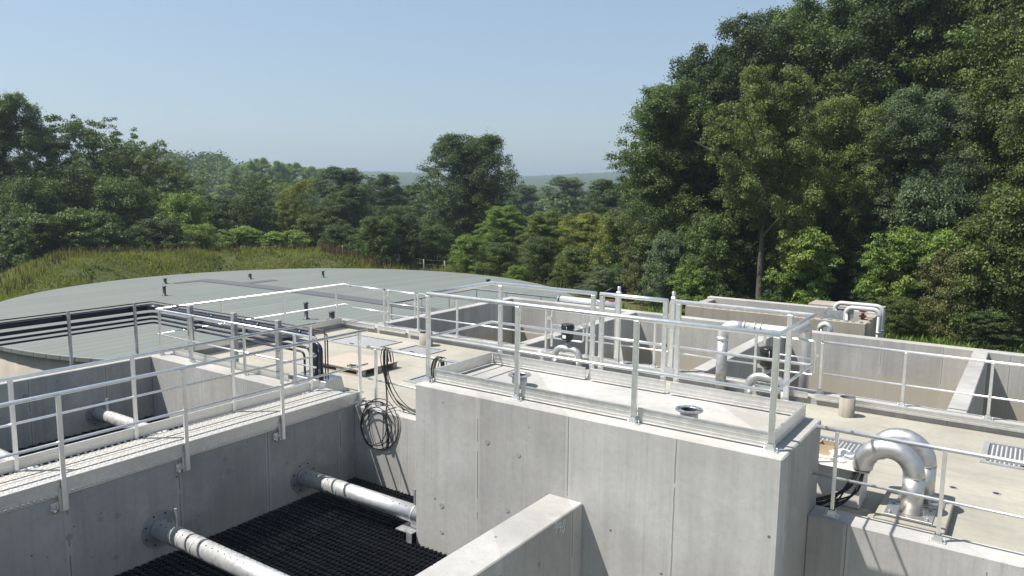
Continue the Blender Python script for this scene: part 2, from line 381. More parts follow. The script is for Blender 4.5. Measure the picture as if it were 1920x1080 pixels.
def rails(root, path, ztop, zmid, rt=.024, rm=.017, mat='alu'):
    b = MB().tube([(x, y, ztop) for x, y in path], rt, 12); b.build('top_rail', M[mat], root)
    b = MB().tube([(x, y, zmid) for x, y in path], rm, 10); b.build('mid_rail', M[mat], root)
def toe(root, segs, z0, h=.14, side=1):
    mb = MB()
    for p0, p1 in segs:
        mb.obox(p0, p1, .004, z0, z0+h)
        for t, hh, pr in ((h-.012, .014, .012), (h*.52, .010, .008), (h*.2, .012, .010), (0, .008, .013)):
            mb.obox(p0, p1, pr, z0+t, z0+t+hh, 0, side*.002)
    return mb.build('toe_board', M['alu_dull'], root)
def railing(name, label, path, posts, zf, zt, zm, toes=None, toe_z=None, plate=True, rt=.023, rm=.016, mat='alu', sx=.021, sy=.021, group=None, toe_side=1, toe_h=.14):
    root = thing(name, label, 'railing', (path[0][0], path[0][1], zf), group)
    rails(root, path, zt, zm, rt, rm, mat)
    for x, y in posts: add_post(root, x, y, zf, zt-rt*.6, sx, sy, mat, plate)
    if toes: toe(root, toes, toe_z if toe_z is not None else zf+.02, toe_h, toe_side)
    return root
# railing round the top of the tall block
bx0, bx1, by0, by1 = -6.27, -1.95, 7.25, 8.62
blk = thing('block_railing', 'tall aluminium railing round the top of the concrete block', 'railing', (bx0, by0, .95))
pth = [(-4.62, by1), (bx0, by1), (bx0, by0), (bx1, by0), (bx1, by1), (-3.55, by1)]
rails(blk, pth, 2.08, 1.53, .027, .019)
for x, y in ((bx0+.01, by0), (-4.9, by0), (-3.4, by0), (bx1-.01, by0), (-6.12, by1), (-4.66, by1), (-3.5, by1), (-2.2, by1)):
    add_post(blk, x, y, .95, 2.06, .029, .02)
toe(blk, [((-6.2, 7.29), (-4.93, 7.29)), ((-4.87, 7.29), (-3.43, 7.29)), ((-3.37, 7.29), (-1.98, 7.29)), ((-6.2, 7.31), (-6.2, 8.53)), ((-6.18, 8.53), (-4.7, 8.53)), ((-4.62, 8.53), (-3.6, 8.53)), ((-3.53, 8.53), (-1.98, 8.53)), ((-1.96, 7.31), (-1.96, 8.53))], .965, .15)
g = MB(); x0, x1 = -4.56, -3.64
g.tube([(x0, by1, 2.08), (x1, by1, 2.08)], .027, 12).tube([(x0, by1, 1.53), (x1, by1, 1.53)], .02, 10)
g.box(x0-.0, by1-.022, 1.0, x0+.055, by1+.022, 2.06).box(x1-.055, by1-.022, 1.0, x1, by1+.022, 2.06)
gt = g.build('gate', M['alu'], blk)
for z in (1.2, 1.75):
    MB().box(-4.64, by1-.034, z, -4.545, by1-.0225, z+.07).build('hinge', M['alu_dull'], gt)
    MB().box(-3.645, by1-.034, z, -3.53, by1-.0225, z+.07).build('hinge', M['alu_dull'], gt)

# railing along the far kerb, cut by three gates
KY = 13.4
def kerb_rail(x0, x1, posts, label, path=None):
    r = railing('kerb_railing', label, path or [(x0, KY), (x1, KY)], [(x, KY) for x in posts], 0, .89, .35, [((x0, 13.07), (x1, 13.07))], -.03, toe_side=-1, toe_h=.10)
    for x in (x0, x1): MB().tube([(x-.004, KY, .89), (x+.004, KY, .89)], .026, 10).build('end_cap', M['black'], r)
    return r
kerb_rail(-14.1, -12.97, [-12.97], 'short aluminium railing at the far left corner of the deck, round tank behind')
kerb_rail(-11.88, -8.34, [-11.88, -10.71, -9.51, -8.34], 'aluminium kerb railing left of the first black vent pot')
kerb_rail(-7.37, -3.98, [-7.37, -5.9, -3.98], 'aluminium kerb railing between the two black vent pots')
kerb_rail(-2.87, 5, [-2.87, -1.61, -.435, .75, 1.95, 3.2], 'long aluminium kerb railing crossing the right edge of the picture')
def gate(x0, x1, label):
    r = thing('kerb_gate', label, 'gate', (x0, KY, 0), 'gates in the kerb railing')
    f = MB(); c = .06
    lo = [(x0+.05, KY, .89), (x1-c, KY, .89)]+[tuple(p) for p in arc((x1-c, KY, .89-c), c, PI/2, 0, 4)]+[tuple(p) for p in arc((x1-c, KY, .30+c), c, 0, -PI/2, 4)]+[(x0+.05, KY, .30)]
    f.tube(lo, .019, 10); f.build('gate_frame', M['alu'], r)
    f = MB().tube([(x0+.05, KY, .58), (x1-.015, KY, .58)], .014, 8); f.build('mid_rail', M['alu'], r)
    f = MB().box(x0+.02, KY-.02, .12, x0+.06, KY+.02, .90); f.build('post', M['alu'], r, .004)
    for q in ((x0-.06, .68, x0+.05, .76), (x0-.06, .30, x0+.05, .37), (x1-.03, .62, x1+.07, .67)):
        MB().box(q[0], KY-.034, q[1], q[2], KY-.022, q[3]).build('hinge' if q[0] < x0 else 'latch', M['alu_dull'], r)
    toe(r, [((x0, 13.07), (x1, 13.07))], -.03, .10, -1)
gate(-12.87, -11.98, 'small aluminium gate in the kerb railing in front of the round tank roof')
gate(-8.24, -7.45, 'small aluminium gate in the kerb railing right behind the first black vent pot')
gate(-3.87, -2.98, 'small aluminium gate in the kerb railing behind the right black vent pot')
# tall frame posts behind the kerb
for x, lab in ((-6.62, 'tall aluminium lifting post with a foot brace behind the block gate'), (-5.5, 'tall aluminium lifting post with a foot brace right of the block gate')):
    r = thing('lifting_post', lab, 'post', (x, 13.28, 0), 'lifting posts on the kerb')
    MB().box(x-.04, 13.24, 0, x+.04, 13.32, 1.42).build('post', M['alu'], r, .008)
    MB().lathe((x, 13.28, 1.42), [(.034, 0), (.034, .09), (.028, .10), (.0, .10)], 12).build('post_cap', M['alu_dull'], r)
    b = MB().box(x-.09, 13.2, 0, x+.16, 13.36, .014); b.add([(x+.05, 13.27, .5), (x+.05, 13.29, .5), (x+.14, 13.27, .014), (x+.14, 13.29, .014), (x+.05, 13.27, .014), (x+.05, 13.29, .014)], [(0, 2, 3, 1), (0, 4, 2), (1, 3, 5)])
    b.build('foot_brace', M['alu'], r)
    MB().tube([(x-.07, 13.3, .1), (x-.07, 13.3, 1.3), (x-.02, 13.3, 1.38)], .02, 8).build('winch_tube', M['alu_dull'], r)
# left side of the deck and left basin end
lx = -14.38
r3 = railing('deck_railing', 'thin aluminium railing along the left kerb in front of the round tank roof', [(lx, 8.40), (lx, KY), (-14.1, KY)], [(lx, 13.15), (lx, 11.55), (lx, 9.9)], 0, .905, .40, [((-14.08, 8.6), (-14.08, 13.05))], 0., rt=.021, rm=.014)
railing('basin_railing', 'aluminium railing on the end wall of the left basin behind the walkway', [(lx+.02, 8.40), (-9.70, 8.40)], [(-14.25, 8.40), (-13.2, 8.40), (-11.58, 8.40), (-10.22, 8.40)], 0, .91, .41, [((-14.1, 8.56), (-10.6, 8.56))], .0)
railing('wall_railing', 'short aluminium railing with cable bundles hung over it', [(-8.50, 8.40), (-6.62, 8.40)], [(-8.32, 8.40), (-7.25, 8.40)], 0, .92, .41)
railing('wall_railing', 'shiny steel railing on the wall in front of the bent pipes', [(-1.79, 8.33), (5, 8.33)], [(-1.58, 8.33), (-.59, 8.33), (.5, 8.33), (1.6, 8.33), (2.7, 8.33)], 0, .945, .425, mat='alu', sx=.018, sy=.018, rt=.023)
railing('service_railing', 'thin low railing round a landing between the far basin wall and the round tank', [(-13.5, 15.9), (-15.2, 15.9), (-15.2, 19.9), (-11.2, 19.9)], [(-15.2, 16.0), (-15.2, 17.3), (-15.2, 18.6), (-15.1, 19.9), (-13.9, 19.9), (-12.6, 19.9)], -1.0, .03, -.45, rt=.02, rm=.014, mat='galv', sx=.015, sy=.015)

# ------------------------------------------------------------------ walkway
wk = thing('walkway', 'long aluminium walkway with railings on both sides crossing between the two left basins', 'walkway', (-9.1, 8.3, 0))
NX, FX = -8.56, -9.64
for X, tx, sgn in ((NX, -8.60, 1), (FX, -9.66, 1)):
    y0, y1 = -2.5, (8.46 if X == NX else 8.36)
    MB().tube([(X, y0, 1.165), (X, y1, 1.165)], .023, 12).build('top_rail', M['alu'], wk)
    MB().tube([(X, y0, .625), (X, y1, .625)], .017, 10).build('mid_rail', M['alu'], wk)
    for y in ((-2.05, -.58, .90, 2.38, 3.85, 5.32, 6.80, 8.29) if X == NX else (-2.1, -.63, .85, 2.36, 3.83, 5.28, 6.78, 8.25)):
        zb = -.15 if X == NX and y < 8 else .0
        p = MB().box(X-.016, y-.025, zb, X+.016, y+.025, 1.15).build('post', M['alu'], wk, .004)
        if X == NX and y < 8:
            c = MB(); c.box(X-.045, y-.05, -.16, X-.02, y+.05, .10); c.box(X-.07, y-.13, -.14, X-.045, y-.04, -.045)
            for q in (-.105, -.065): c.tube([(X-.05, y+q, -.09), (X-.02, y+q, -.09)], .013, 8)
            c.tube([(X-.05, y-.09, -.12), (X-.035, y-.09, -.17)], .02, 8)
            c.build('bracket', M['alu_dull'], p)
    b = MB()
    ya, yb = y0, (8.32 if X == NX else 8.42)
    b.box(tx-.004, ya, .06, tx+.004, yb, .205)
    for t, hh, pr in ((.193, .013, .016), (.145, .007, .008), (.105, .007, .008), (.06, .012, .012)): b.box(tx-pr, ya, t, tx+pr, yb, t+hh)
    b.build('toe_board', M['alu_dull'], wk)
b = MB()
for x0, x1 in ((-9.60, -9.30), (-9.285, -8.985), (-8.97, -8.66)):
    b.box(x0, -2.5, .035, x1, 8.50, .058)
    y = 1.0; k = 0
    while y < 8.4:
        x = x0+.03+(.022 if k % 2 else 0)
        while x < x1-.02:
            d = .017 if (k+int(round((x-x0)/.044))) % 2 else -.017
            b.add([(x-.013, y-d, .058), (x+.002, y-.006, .0585), (x+.013, y+d, .058), (x-.002, y+.006, .0585), (x, y, .0625)], [(0, 1, 4), (1, 2, 4), (2, 3, 4), (3, 0, 4)]); x += .044
        y += .048; k += 1
b.build('tread_plate', M['tread_alu'], wk)
b = MB().box(-8.655, -2.5, .0, -8.622, 8.32, .052)
y = 1.5
while y < 8.3:
    b.add([(-8.621, y+.021*math.cos(PI*q/3), .028+.019*math.sin(PI*q/3)) for q in range(6)]+[(-8.606, y, .031)], [(q, (q+1) % 6, 6) for q in range(6)], True); y += .056
b.build('edge_strip', M['alu_dull'], wk)
b = MB(); y = -2.3
while y < 8.2: b.box(-9.58, y, -.02, -8.66, y+.05, .033); y += .74
b.build('cross_bearer', M['alu_dull'], wk)
b = MB().box(-9.645, -2.5, -.10, -9.59, 8.2, .034); b.build('side_beam', M['alu_dull'], wk)
b = MB(); y = -2.2
while y < 8.3:
    b.lathe((-9.612, y, .06), [(.017, 0), (.014, .008), (.0, .011)], 6); y += .085
es = b.build('edge_stud', M['alu_dull'], wk); es['kind'] = 'stuff'

# ------------------------------------------------------------------ perforated pipes and filter media
def perf_pipe(label, x0, x1, Y, Z, end='clamp', r=.115):
    t = thing('perforated_pipe', label, 'pipe', (x0, Y, Z), 'perforated pipes in the basins')
    p = MB(); n = 24
    p.tube([(x0+.005, Y, Z), (x1, Y, Z)], r, 28)
    pb = p.build('pipe', M['bead'], t)
    hb = MB(); x = x0+.12
    while x < x1-.06:
        for a in (math.radians(118), math.radians(72)):
            nrm = Vector((0, math.cos(a), math.sin(a))); c = Vector((x, Y, Z))+nrm*(r-.003)
            hb.disc(c, nrm, .0085, 8, 0, .005)
        x += .115
    hb.build('drilled_hole', M['hole'], pb)
    for dx in (.52, .78): MB().tube([(x0+dx, Y, Z), (x0+dx+.035, Y, Z)], r+.004, 28).build('pipe_band', M['bead'], pb)
    f = MB().disc((x0+.001, Y, Z), (1, 0, 0), .235, 40, 0, .010); f.tube([(x0+.01, Y, Z), (x0+.05, Y, Z)], r+.012, 28)
    fo = f.build('wall_flange', M['flange'], t)
    for k in range(8):
        a = 2*PI*(k+.5)/8; MB().disc((x0+.011, Y+.195*math.cos(a), Z+.195*math.sin(a)), (1, 0, 0), .011, 6, 0, .01).build('bolt', M['hole'], fo)
    if end != 'none':
        s = MB(); X = x1-.09 if end == 'clamp' else x0+.34
        s.tube([(X-.02, Y, Z), (X+.02, Y, Z)], r+.006, 28)
        s.box(X-.05, Y-.05, Z-r-.06, X+.05, Y-.035, Z-r+.03) if end == 'clamp' else None
        s.box(X-.03, Y-.012, Z+r-.01, X+.0, Y+.012, Z+r+.22); s.box(X+.012, Y-.012, Z+r-.01, X+.045, Y+.012, Z+r+.24)
        if end == 'clamp':
            s.box(X-.19, Y-.19, Z-r-.075, X+.088, Y+.1, Z-r-.062); s.box(X+.0, Y-.19, Z-r-.2, X+.088, Y-.178, Z-r-.075)
        s.build('pipe_clamp', M['galv'], t)
    return t
perf_pipe('perforated pipe ending at the left side of the tall block above black media', -8.63, -6.34, 7.19, -.84)
perf_pipe('nearest perforated pipe at the bottom with an upright pair of flats near its flange', -8.63, -4.33, 4.95, -.80, 'near')
perf_pipe('perforated pipe in the shaded left basin seen behind the walkway rails', -14.3, -9.1, 7.12, -.90, 'near')
perf_pipe('perforated pipe in the left basin cut by the left picture edge', -14.3, -9.1, 4.95, -.84, 'near')
def media(label, x0, x1, y0, y1, Z, skip=None, sp=.042, per=.072):
    mb = MB(); y = y0; k = 0; R = random.Random(3)
    while y < y1:
        n = int((x1-x0)/(per/2)); dz = R.uniform(-.006, .006); vs = []; ph = (k % 2)
        ok = []
        for i in range(n+1):
            x = x0+i*per/2; a = sp*.52*(1 if (i+ph) % 2 else -1)
            sl = .07*(1 if k % 2 else -1)
            z1 = Z+dz+R.uniform(-.004, .004)
            vs += [(x+sl, y+a, Z-.22), (x, y+a*.96, z1)]
            ok.append(not (skip and x > skip[0] and y > skip[1]))
        fs = [(2*i, 2*i+2, 2*i+3, 2*i+1) for i in range(n) if ok[i] and ok[i+1]]
        mb.add(vs, fs); y += sp; k += 1
    mb.box(x0, y0, Z-.30, x1 if not skip else skip[0], y1, Z-.225)
    if skip: mb.box(skip[0], y0, Z-.30, x1, skip[1], Z-.225)
    o = mb.build('filter_media', M['media']); tag(o, label, 'filter media'); return o
media('black honeycomb filter media filling the near basin beside the tall block', -8.61, -4.36, 2.2, 8.19, -1.15, (-6.38, 7.04))
media('black honeycomb filter media deep in the left basin behind the walkway', -14.28, -9.12, 2.2, 8.19, -1.18, None, .075, .13)

# ------------------------------------------------------------------ hatches, pallet and small things on the deck
def hatch(label, x0, y0, x1, y1, z=-.12, px=.085, py=.05):
    t = thing('hatch_cover', label, 'hatch', (x0, y0, z), 'perforated hatch covers in the deck')
    f = MB(); w = .07
    f.box(x0, y0, z, x1, y0+w, z+.022).box(x0, y1-w, z, x1, y1, z+.022).box(x0, y0+w, z, x0+w, y1-w, z+.022).box(x1-w, y0+w, z, x1, y1-w, z+.022)
    f.build('frame', M['hatch'], t)
    b = MB(); b.box(x0+w, y0+w, z+.001, x1-w, y1-w, z+.006, 1)
    X = x0+w+.05; k = 0
    while X < x1-w-.03:
        Y = y0+w+.03+(py/2 if k % 2 else 0)
        while Y < y1-w-.02:
            b.add([(X-.020, Y, z+.006), (X, Y-.013, z+.006), (X+.020, Y, z+.006), (X, Y+.013, z+.006), (X, Y, z+.016)], [(0, 1, 4), (1, 2, 4), (2, 3, 4), (3, 0, 4)], False, 0); Y += py
        X += px*.62; k += 1
    b.build('grating', [M['hatch'], M['strip']], t)
    MB().box((x0+x1)/2-.06, y0+.1, z+.022, (x0+x1)/2+.06, y0+.13, z+.028).build('handle', M['hole'], t)
hatch('largest perforated hatch cover, in the far left part of the deck behind the pallet', -13.14, 11.68, -11.7, 12.66)
hatch('square perforated hatch cover between the pallet and the grey pipe stub', -11.25, 11.87, -10.37, 12.6)
hatch('perforated hatch cover half hidden behind the hanging cables and the tall block', -9.33, 10.1, -8.4, 10.72)
hatch('perforated hatch cover behind the bent pipes right of the tall block', -2.55, 10.5, -1.66, 11.44)
hatch('perforated hatch cover cut by the right picture edge', -.42, 11.55, .6, 12.57)
# pallet with plywood
pt = thing('wooden_pallet', 'wooden pallet covered by a plywood sheet lying on the deck', 'pallet', (-10.75, 10.3, -.12))
b = MB().box(-11.4, 9.84, 0.0, -10.1, 10.82, .014); b.build('plywood_sheet', M['wood'], pt, .003)
b = MB()
for y in (9.86, 10.28, 10.70): b.box(-11.38, y, -.118, -10.12, y+.1, -.100).box(-11.38, y, -.036, -10.12, y+.1, -.018)
b.build('runner', M['wood'], pt)
for x in (-11.37, -10.82, -10.27):
    for y in (9.86, 10.28, 10.70): MB().box(x, y, -.0995, x+.14, y+.1, -.0365).build('block', M['wood'], pt, .003)
b = MB()
for i in range(7): b.box(-11.38+i*.183, 9.85, -.0175, -11.38+i*.183+.14, 10.81, -.001)
b.build('deck_board', M['wood'], pt)
b = MB()
for i in range(9):
    a = rnd.uniform(0, PI); x = -10.45+rnd.uniform(-.12, .12); y = 9.98+rnd.uniform(-.07, .09); L = rnd.uniform(.05, .16)
    b.tube([(x-L*math.cos(a), y-L*math.sin(a)*.5, .022), (x, y, .03+rnd.uniform(0, .02)), (x+L*math.cos(a), y+L*math.sin(a)*.5, .022)], .008, 6)
tag(b.build('cable_offcuts', M['cable']), 'few dark cable offcuts lying on the plywood of the pallet', 'offcuts')
def stub(label, x, y, z, h, r, flange=None, cat='pipe stub'):
    t = thing('pipe_stub', label, cat, (x, y, z))
    b = MB().lathe((x, y, z), [(r, 0), (r, h), (r-.008, h), (r-.008, .01), (0, .01)], 28); b.build('pipe', M['rear'] if not flange else M['inox'], t)
    MB().lathe((x, y, z), [(r-.0085, .012), (r-.0085, h-.004)], 28).build('bore_shade', M['flange' if not flange else 'vent'], t)  # added inner sleeve, shade inside the stub put into its colour
    MB().disc((x, y, z+.012), (0, 0, 1), r-.009, 24, 0, .002).build('bore_shade_disc', M['hole'], t)  # black disc paints the shade at the bottom of the bore
    if flange:
        MB().lathe((x, y, z+h-.012), [(r-.004, 0), (flange, 0), (flange, .014), (r-.004, .014)], 32, 0, False).build('flange', M['inox'], t)
        bb = MB()
        for k in range(8): a = 2*PI*k/8; bb.disc((x+(flange+r)/2*math.cos(a), y+(flange+r)/2*math.sin(a), z+h+.002), (0, 0, 1), .009, 8, 0, .002)
        bb.build('bolt_hole', M['hole'], t)
    else:
        MB().box(x+.02, y-.02, z+h-.1, x+r-.01, y+.02, z+h+.035).build('tab', M['galv'], t)
stub('grey open pipe stub at the kerb near the square hatch', -11.05, 12.72, -.12, .30, .15)
stub('grey open pipe stub on the deck right of the tall block', -2.30, 12.72, -.12, .31, .118)
stub('flanged steel pipe stub on the block top, left one between the railing posts', -5.22, 7.78, .95, .15, .095, .145)
stub('flanged steel pipe stub on the block top near the front right corner', -2.93, 7.62, .95, .15, .095, .145)
# U-pipes with black vent pots
def vent(label, xa, xb, Y, ztop, zp0, zp1, r, rp, sign=False):
    t = thing('vent_pipe', label, 'vent', ((xa+xb)/2, Y, -.12))
    R = (xb-xa)/2*.62; p = [(xa, Y, -.12), (xa, Y, ztop-r-R)]+arc((xa+R, Y, ztop-r-R), R, PI, PI/2, 7)+arc((xb-R, Y, ztop-r-R), R, PI/2, 0, 7)+[(xb, Y, ztop-r-R), (xb, Y, -.12)]
    MB().tube(p, r, 18).build('bent_pipe', M['galv'], t)
    xm = (xa+xb)/2
    MB().tube([(xm, Y, ztop-.02), (xm, Y, zp0)], r*.62, 14).build('neck', M['galv'], t)
    h = zp1-zp0
    pot = MB().lathe((xm, Y, zp0), [(.0, 0), (rp*.5, 0), (rp*.55, h*.04), (rp*.96, h*.15), (rp*.98, h*.18), (rp*.98, h*.76), (rp*1.07, h*.77), (rp*1.07, h*.85), (rp*1.0, h*.86), (rp*1.0, h*.96), (rp*.93, h), (0, h)], 28, 0, False).build('filter_pot', M['black'], t)
    for a in (-1.2, .6, 2.6):
        c = MB(); x = xm+rp*1.03*math.cos(a); y = Y+rp*1.03*math.sin(a)
        c.tube([(x, y, zp0+h*.6), (x*1.0+.012*math.cos(a), y+.012*math.sin(a), zp0+h*.72), (x, y, zp0+h*.9)], .006, 6); c.build('clip', M['galv'], pot)
    if sign: c = MB(); c.box(xm-.04, Y-rp*.99-.004, zp0+h*.24, xm+.035, Y-rp*.93, zp0+h*.42); c.build('label_plate', M['label'], pot)
vent('grey bent vent pipe with a black pot carrying a white label', -7.80, -7.24, 12.88, .31, .39, .74, .062, .125, True)
vent('grey bent vent pipe with a black pot behind the right corner of the block', -3.92, -3.31, 12.90, .33, .42, .78, .066, .135)
c = MB().tube(smoothpath([(-3.66, 12.3, -.1), (-3.5, 12.2, -.09), (-3.38, 12.26, -.1), (-3.3, 12.15, -.1)]), .02, 8)
tag(c.build('red_strap', M['red']), 'short red strap lying on the deck at the foot of the right vent pipe', 'strap')
# upright pipe with elbow
t = thing('elbow_pipe', 'upright grey pipe with an elbow and a shiny horizontal run behind the block railing', 'pipe', (-4.44, 12.98, -.12))
MB().tube([(-4.44, 12.98, -.12), (-4.44, 12.98, .82)], .092, 22).build('upright_pipe', M['galv'], t)
MB().tube([(-4.44, 12.98, .79), (-4.44, 12.98, .855)], .099, 22).build('collar', M['bead'], t)
MB().tube([(-4.44, 12.98, .85)]+arc((-4.44+.2, 12.98, .87), .2, PI, PI/2, 9)+[(-4.1, 12.98, 1.07)], .090, 22).build('elbow', M['bead'], t)
MB().tube([(-4.1, 12.98, 1.07), (-3.42, 12.98, 1.07)]+arc((-3.42, 13.14, 1.07), .16, -PI/2, 0, 7, (1, 0, 0), (0, 1, 0))+[(-3.26, 13.72, 1.07)]+arc((-3.26, 13.78, .91), .16, PI/2, 0, 6, (0, 1, 0), (0, 0, 1))+[(-3.26, 13.94, -2.6)], .085, 22).build('pipe_run', M['bead'], t)
for x in (-4.08, -3.90, -3.80):
    MB().tube([(x, 12.98, 1.07), (x+.03, 12.98, 1.07)], .099, 22).build('clamp_ring', M['alu_dull'], t)
# bent cable pipes
pd = MB().box(-1.22, 8.60, -.12, -.55, 9.72, .0); po = pd.build('pipe_plinth', M['deck'], None, .01); tag(po, 'low concrete plinth under the two bent cable pipes', 'plinth')
def goose(x, y, label, dz=0.):
    t = thing('bent_cable_pipe', label, 'pipe', (x, y, 0), 'bent cable pipes')
    R = .255; zc = .41+dz; r = .108
    MB().tube([(x, y, .016), (x, y, zc)], r, 26).build('upright_pipe', M['inox'], t)
    p = MB(); pts = arc((x-R, y, zc), R, 0, PI*1.02, 22); p.tube(pts, r, 26, False)
    e = pts[-1]; p.build('bend', M['inox'], t)
    i = MB().tube(arc((x-R, y, zc), R, PI*.75, PI*1.019, 8), r-.006, 22, False); i.disc(arc((x-R, y, zc), R, PI*.8, PI*.85, 1)[0], (-.45, 0, -.9), r-.008, 20); i.build('bore_shade', M['hole'], t)  # black sleeve and disc paint the shade inside the pipe mouth
    MB().tube([(x, y, zc-.004), (x, y, zc+.004)], r+.003, 26).build('weld_seam', M['galv'], t)
    f = MB().box(x-.24, y-.2, .001, x+.22, y+.2, .014); f.build('foot_plate', M['inox'], t, .002)
    for sx, sy in ((-.19, -.15), (.17, -.15), (-.19, .15), (.17, .15)): MB().tube([(x+sx, y+sy, .013), (x+sx, y+sy, .045)], .013, 8).build('bolt', M['galv'], t)
goose(-.90, 8.92, 'front bent stainless cable pipe with black cables coming out of its mouth')
goose(-.84, 9.37, 'rear bent stainless cable pipe mostly hidden behind the front one', .01)
b = MB()
for i in range(9):
    s = rnd.uniform(-.05, .05); s2 = rnd.uniform(-.05, .05); e = rnd.uniform(-.32, .18)
    b.tube(smoothpath([(-1.40+s, 8.92+s2, .50), (-1.44+s, 8.90+s2, .34), (-1.52+s*1.4, 8.82+s2, .16-abs(s)), (-1.66+e*.5+s, 8.74+s2*.5, -.01), (-1.86+e, 8.66+s2*.4, -.11)]), .010, 8)
tag(b.build('cable_bundle', M['cable']), 'bundle of black cables drooping from the front bent pipe', 'cables')
t = thing('cable_box', 'white plastic cable box beside the tall block with a loose lid', 'box', (-1.65, 9.2, -.12))
MB().box(-1.97, 8.98, -.12, -1.42, 9.40, .345).build('box_body', M['white'], t, .01)
MB().box(-2.0, 8.86, .347, -1.33, 9.46, .368).build('lid', M['white'], t, .006)
c = MB(); x0, y0, x1, y1, z0 = -1.94, 9.16, -1.76, 9.36, .369
c.box(x0, y0, z0, x1, y0+.008, z0+.12).box(x0, y1-.008, z0, x1, y1, z0+.12).box(x0, y0+.008, z0, x0+.008, y1-.008, z0+.12).box(x1-.008, y0+.008, z0, x1, y1-.008, z0+.12).box(x0+.008, y0+.008, z0, x1-.008, y1-.008, z0+.006)
tag(c.build('open_carton', M['card']), 'small open brown carton on the lid of the white cable box', 'carton')
bm = bmesh.new(); bmesh.ops.create_icosphere(bm, subdivisions=4, radius=1)
from mathutils import noise as mn
for v in bm.verts:
    k = 1+.55*mn.noise(v.co*2.3)+.3*mn.noise(v.co*5.1); v.co = Vector((v.co.x*.16*k, v.co.y*.12*k, max(-.02, v.co.z*.085*k)))
me = bpy.data.meshes.new('plastic_bag'); bm.to_mesh(me); bm.free(); me.materials.append(M['bag'])
o = bpy.data.objects.new('plastic_bag', me); COL.objects.link(o); o.location = (-1.62, 9.13, .39); tag(o, 'crumpled clear plastic bag on the lid of the white cable box', 'bag')

# cables over the short railing
def strand(mb, pts, r=.0065): mb.tube(smoothpath(pts, 5), r, 7)
b = MB()
for i in range(4):
    w = .40-.04*i+rnd.uniform(-.01, .01); h_ = .41-.045*i+rnd.uniform(-.02, .02); cx = -8.06-.03*i; cz = -.20-.02*i; yy = 8.20-.012*i
    pts = [(cx+w*math.sin(2*PI*k/26), yy+.01*math.sin(k+i), cz+h_*math.cos(2*PI*k/26)+.06*math.sin(2*PI*k/26)) for k in range(26)]
    b.tube(pts, .0072, 7, closed=True)
for i in range(4):
    q = rnd.uniform(-.05, .05)
    strand(b, [(-8.30+q*.6, 8.17-.01*i, -.02), (-8.36+q, 8.22, .03), (-8.45+q, 8.36, .03+.01*i), (-8.30+q*2, 8.52, .02), (-8.0+q*3, 8.60+q, -.08)])
for q in (-.12, .2): strand(b, [(-8.20+q, 8.30, .012), (-8.18+q, 8.21, -.02), (-8.16+q*.9, 8.19, -.3), (-8.1+q*.6, 8.18, -.52)])
tag(b.build('cable_coil', M['cable']), 'coil of black cable hanging down the short wall beside the walkway end', 'cables')
b = MB()
for i in range(4):
    q = rnd.uniform(-.055, .055); s = rnd.uniform(-.05, .05)
    strand(b, [(-8.06+q, 8.47, .72), (-8.07+q, 8.43+.01*q, .935), (-8.09+q, 8.365, .93), (-8.08+q*1.3, 8.335, .75), (-8.05+s*.8, 8.33, .45), (-8.0+s*.6, 8.30, .15), (-7.92+s*.7, 8.19, -.03), (-7.86+s, 8.17, -.35), (-7.88+s*1.5, 8.165, -.52-.1*abs(s))], .0065)
for i in range(6):
    q = rnd.uniform(-.055, .055); s = rnd.uniform(-.06, .06)
    strand(b, [(-8.07+q, 8.36, .92), (-8.05+q, 8.34, .62), (-7.97+q, 8.34, .38+s), (-7.80+q, 8.36, .16+s), (-7.55, 8.38, .06+s*.6), (-7.2, 8.36, .04+s*.5), (-7.02+q, 8.34, .16+s), (-6.98+q, 8.33, .55)], .0065)
tag(b.build('cable_bundle', M['cable']), 'black cables slung over the left half of the short railing and hanging into the basin', 'cables')
b = MB()
for i in range(8):
    q = rnd.uniform(-.09, .09); s = rnd.uniform(-.05, .05)
    strand(b, [(-6.95+q, 8.47, .62+s), (-6.97+q, 8.43, .93), (-7.02+q, 8.37, .925), (-7.05+q*1.1, 8.34, .78), (-7.07+q*.6, 8.33, .45), (-7.10+q*.4, 8.31, .15), (-7.12+s*.3, 8.20, -.05), (-7.13+s*.2, 8.18, -.3-.25*abs(s)*10)], .0065)
tag(b.build('cable_bundle', M['cable']), 'black cables slung over the railing next to the tall block', 'cables')

# steel cover and pipe rack
t = thing('steel_cover', 'low sloping stainless steel cover where the black pipes go down', 'cover', (-10.1, 8.85, -.12))
x0, x1, y0, y1 = -10.6, -9.72, 8.60, 9.06
b = MB(); b.add([(x0, y0, -.119), (x1, y0, -.119), (x1, y1, -.119), (x0, y1, -.119), (x0+.03, y0+.05, .10), (x1-.03, y0+.05, .10), (x1-.03, y1-.05, .13), (x0+.03, y1-.05, .13)], [(4, 5, 6, 7), (0, 1, 5, 4), (1, 2, 6, 5), (2, 3, 7, 6), (3, 0, 4, 7)])
b.build('cover_box', M['inox'], t, .006)
MB().box(x0-.03, y0-.03, -.119, x1+.03, y1+.03, -.105).build('base_flange', M['alu_dull'], t)
MB().box(-9.98, 8.70, .112, -9.90, 8.74, .125).build('catch', M['hole'], t)
rk = thing('pipe_rack', 'rack of black pipes and cables on steel posts in front of the round tank', 'pipe rack', (-15.0, 8.7, -.3))
for y in (1.5, 3.0, 4.5, 5.75, 7.03, 8.32): MB().box(-15.02, y-.024, -1.6, -14.97, y+.024, 1.0).build('post', M['galv'], rk, .004)
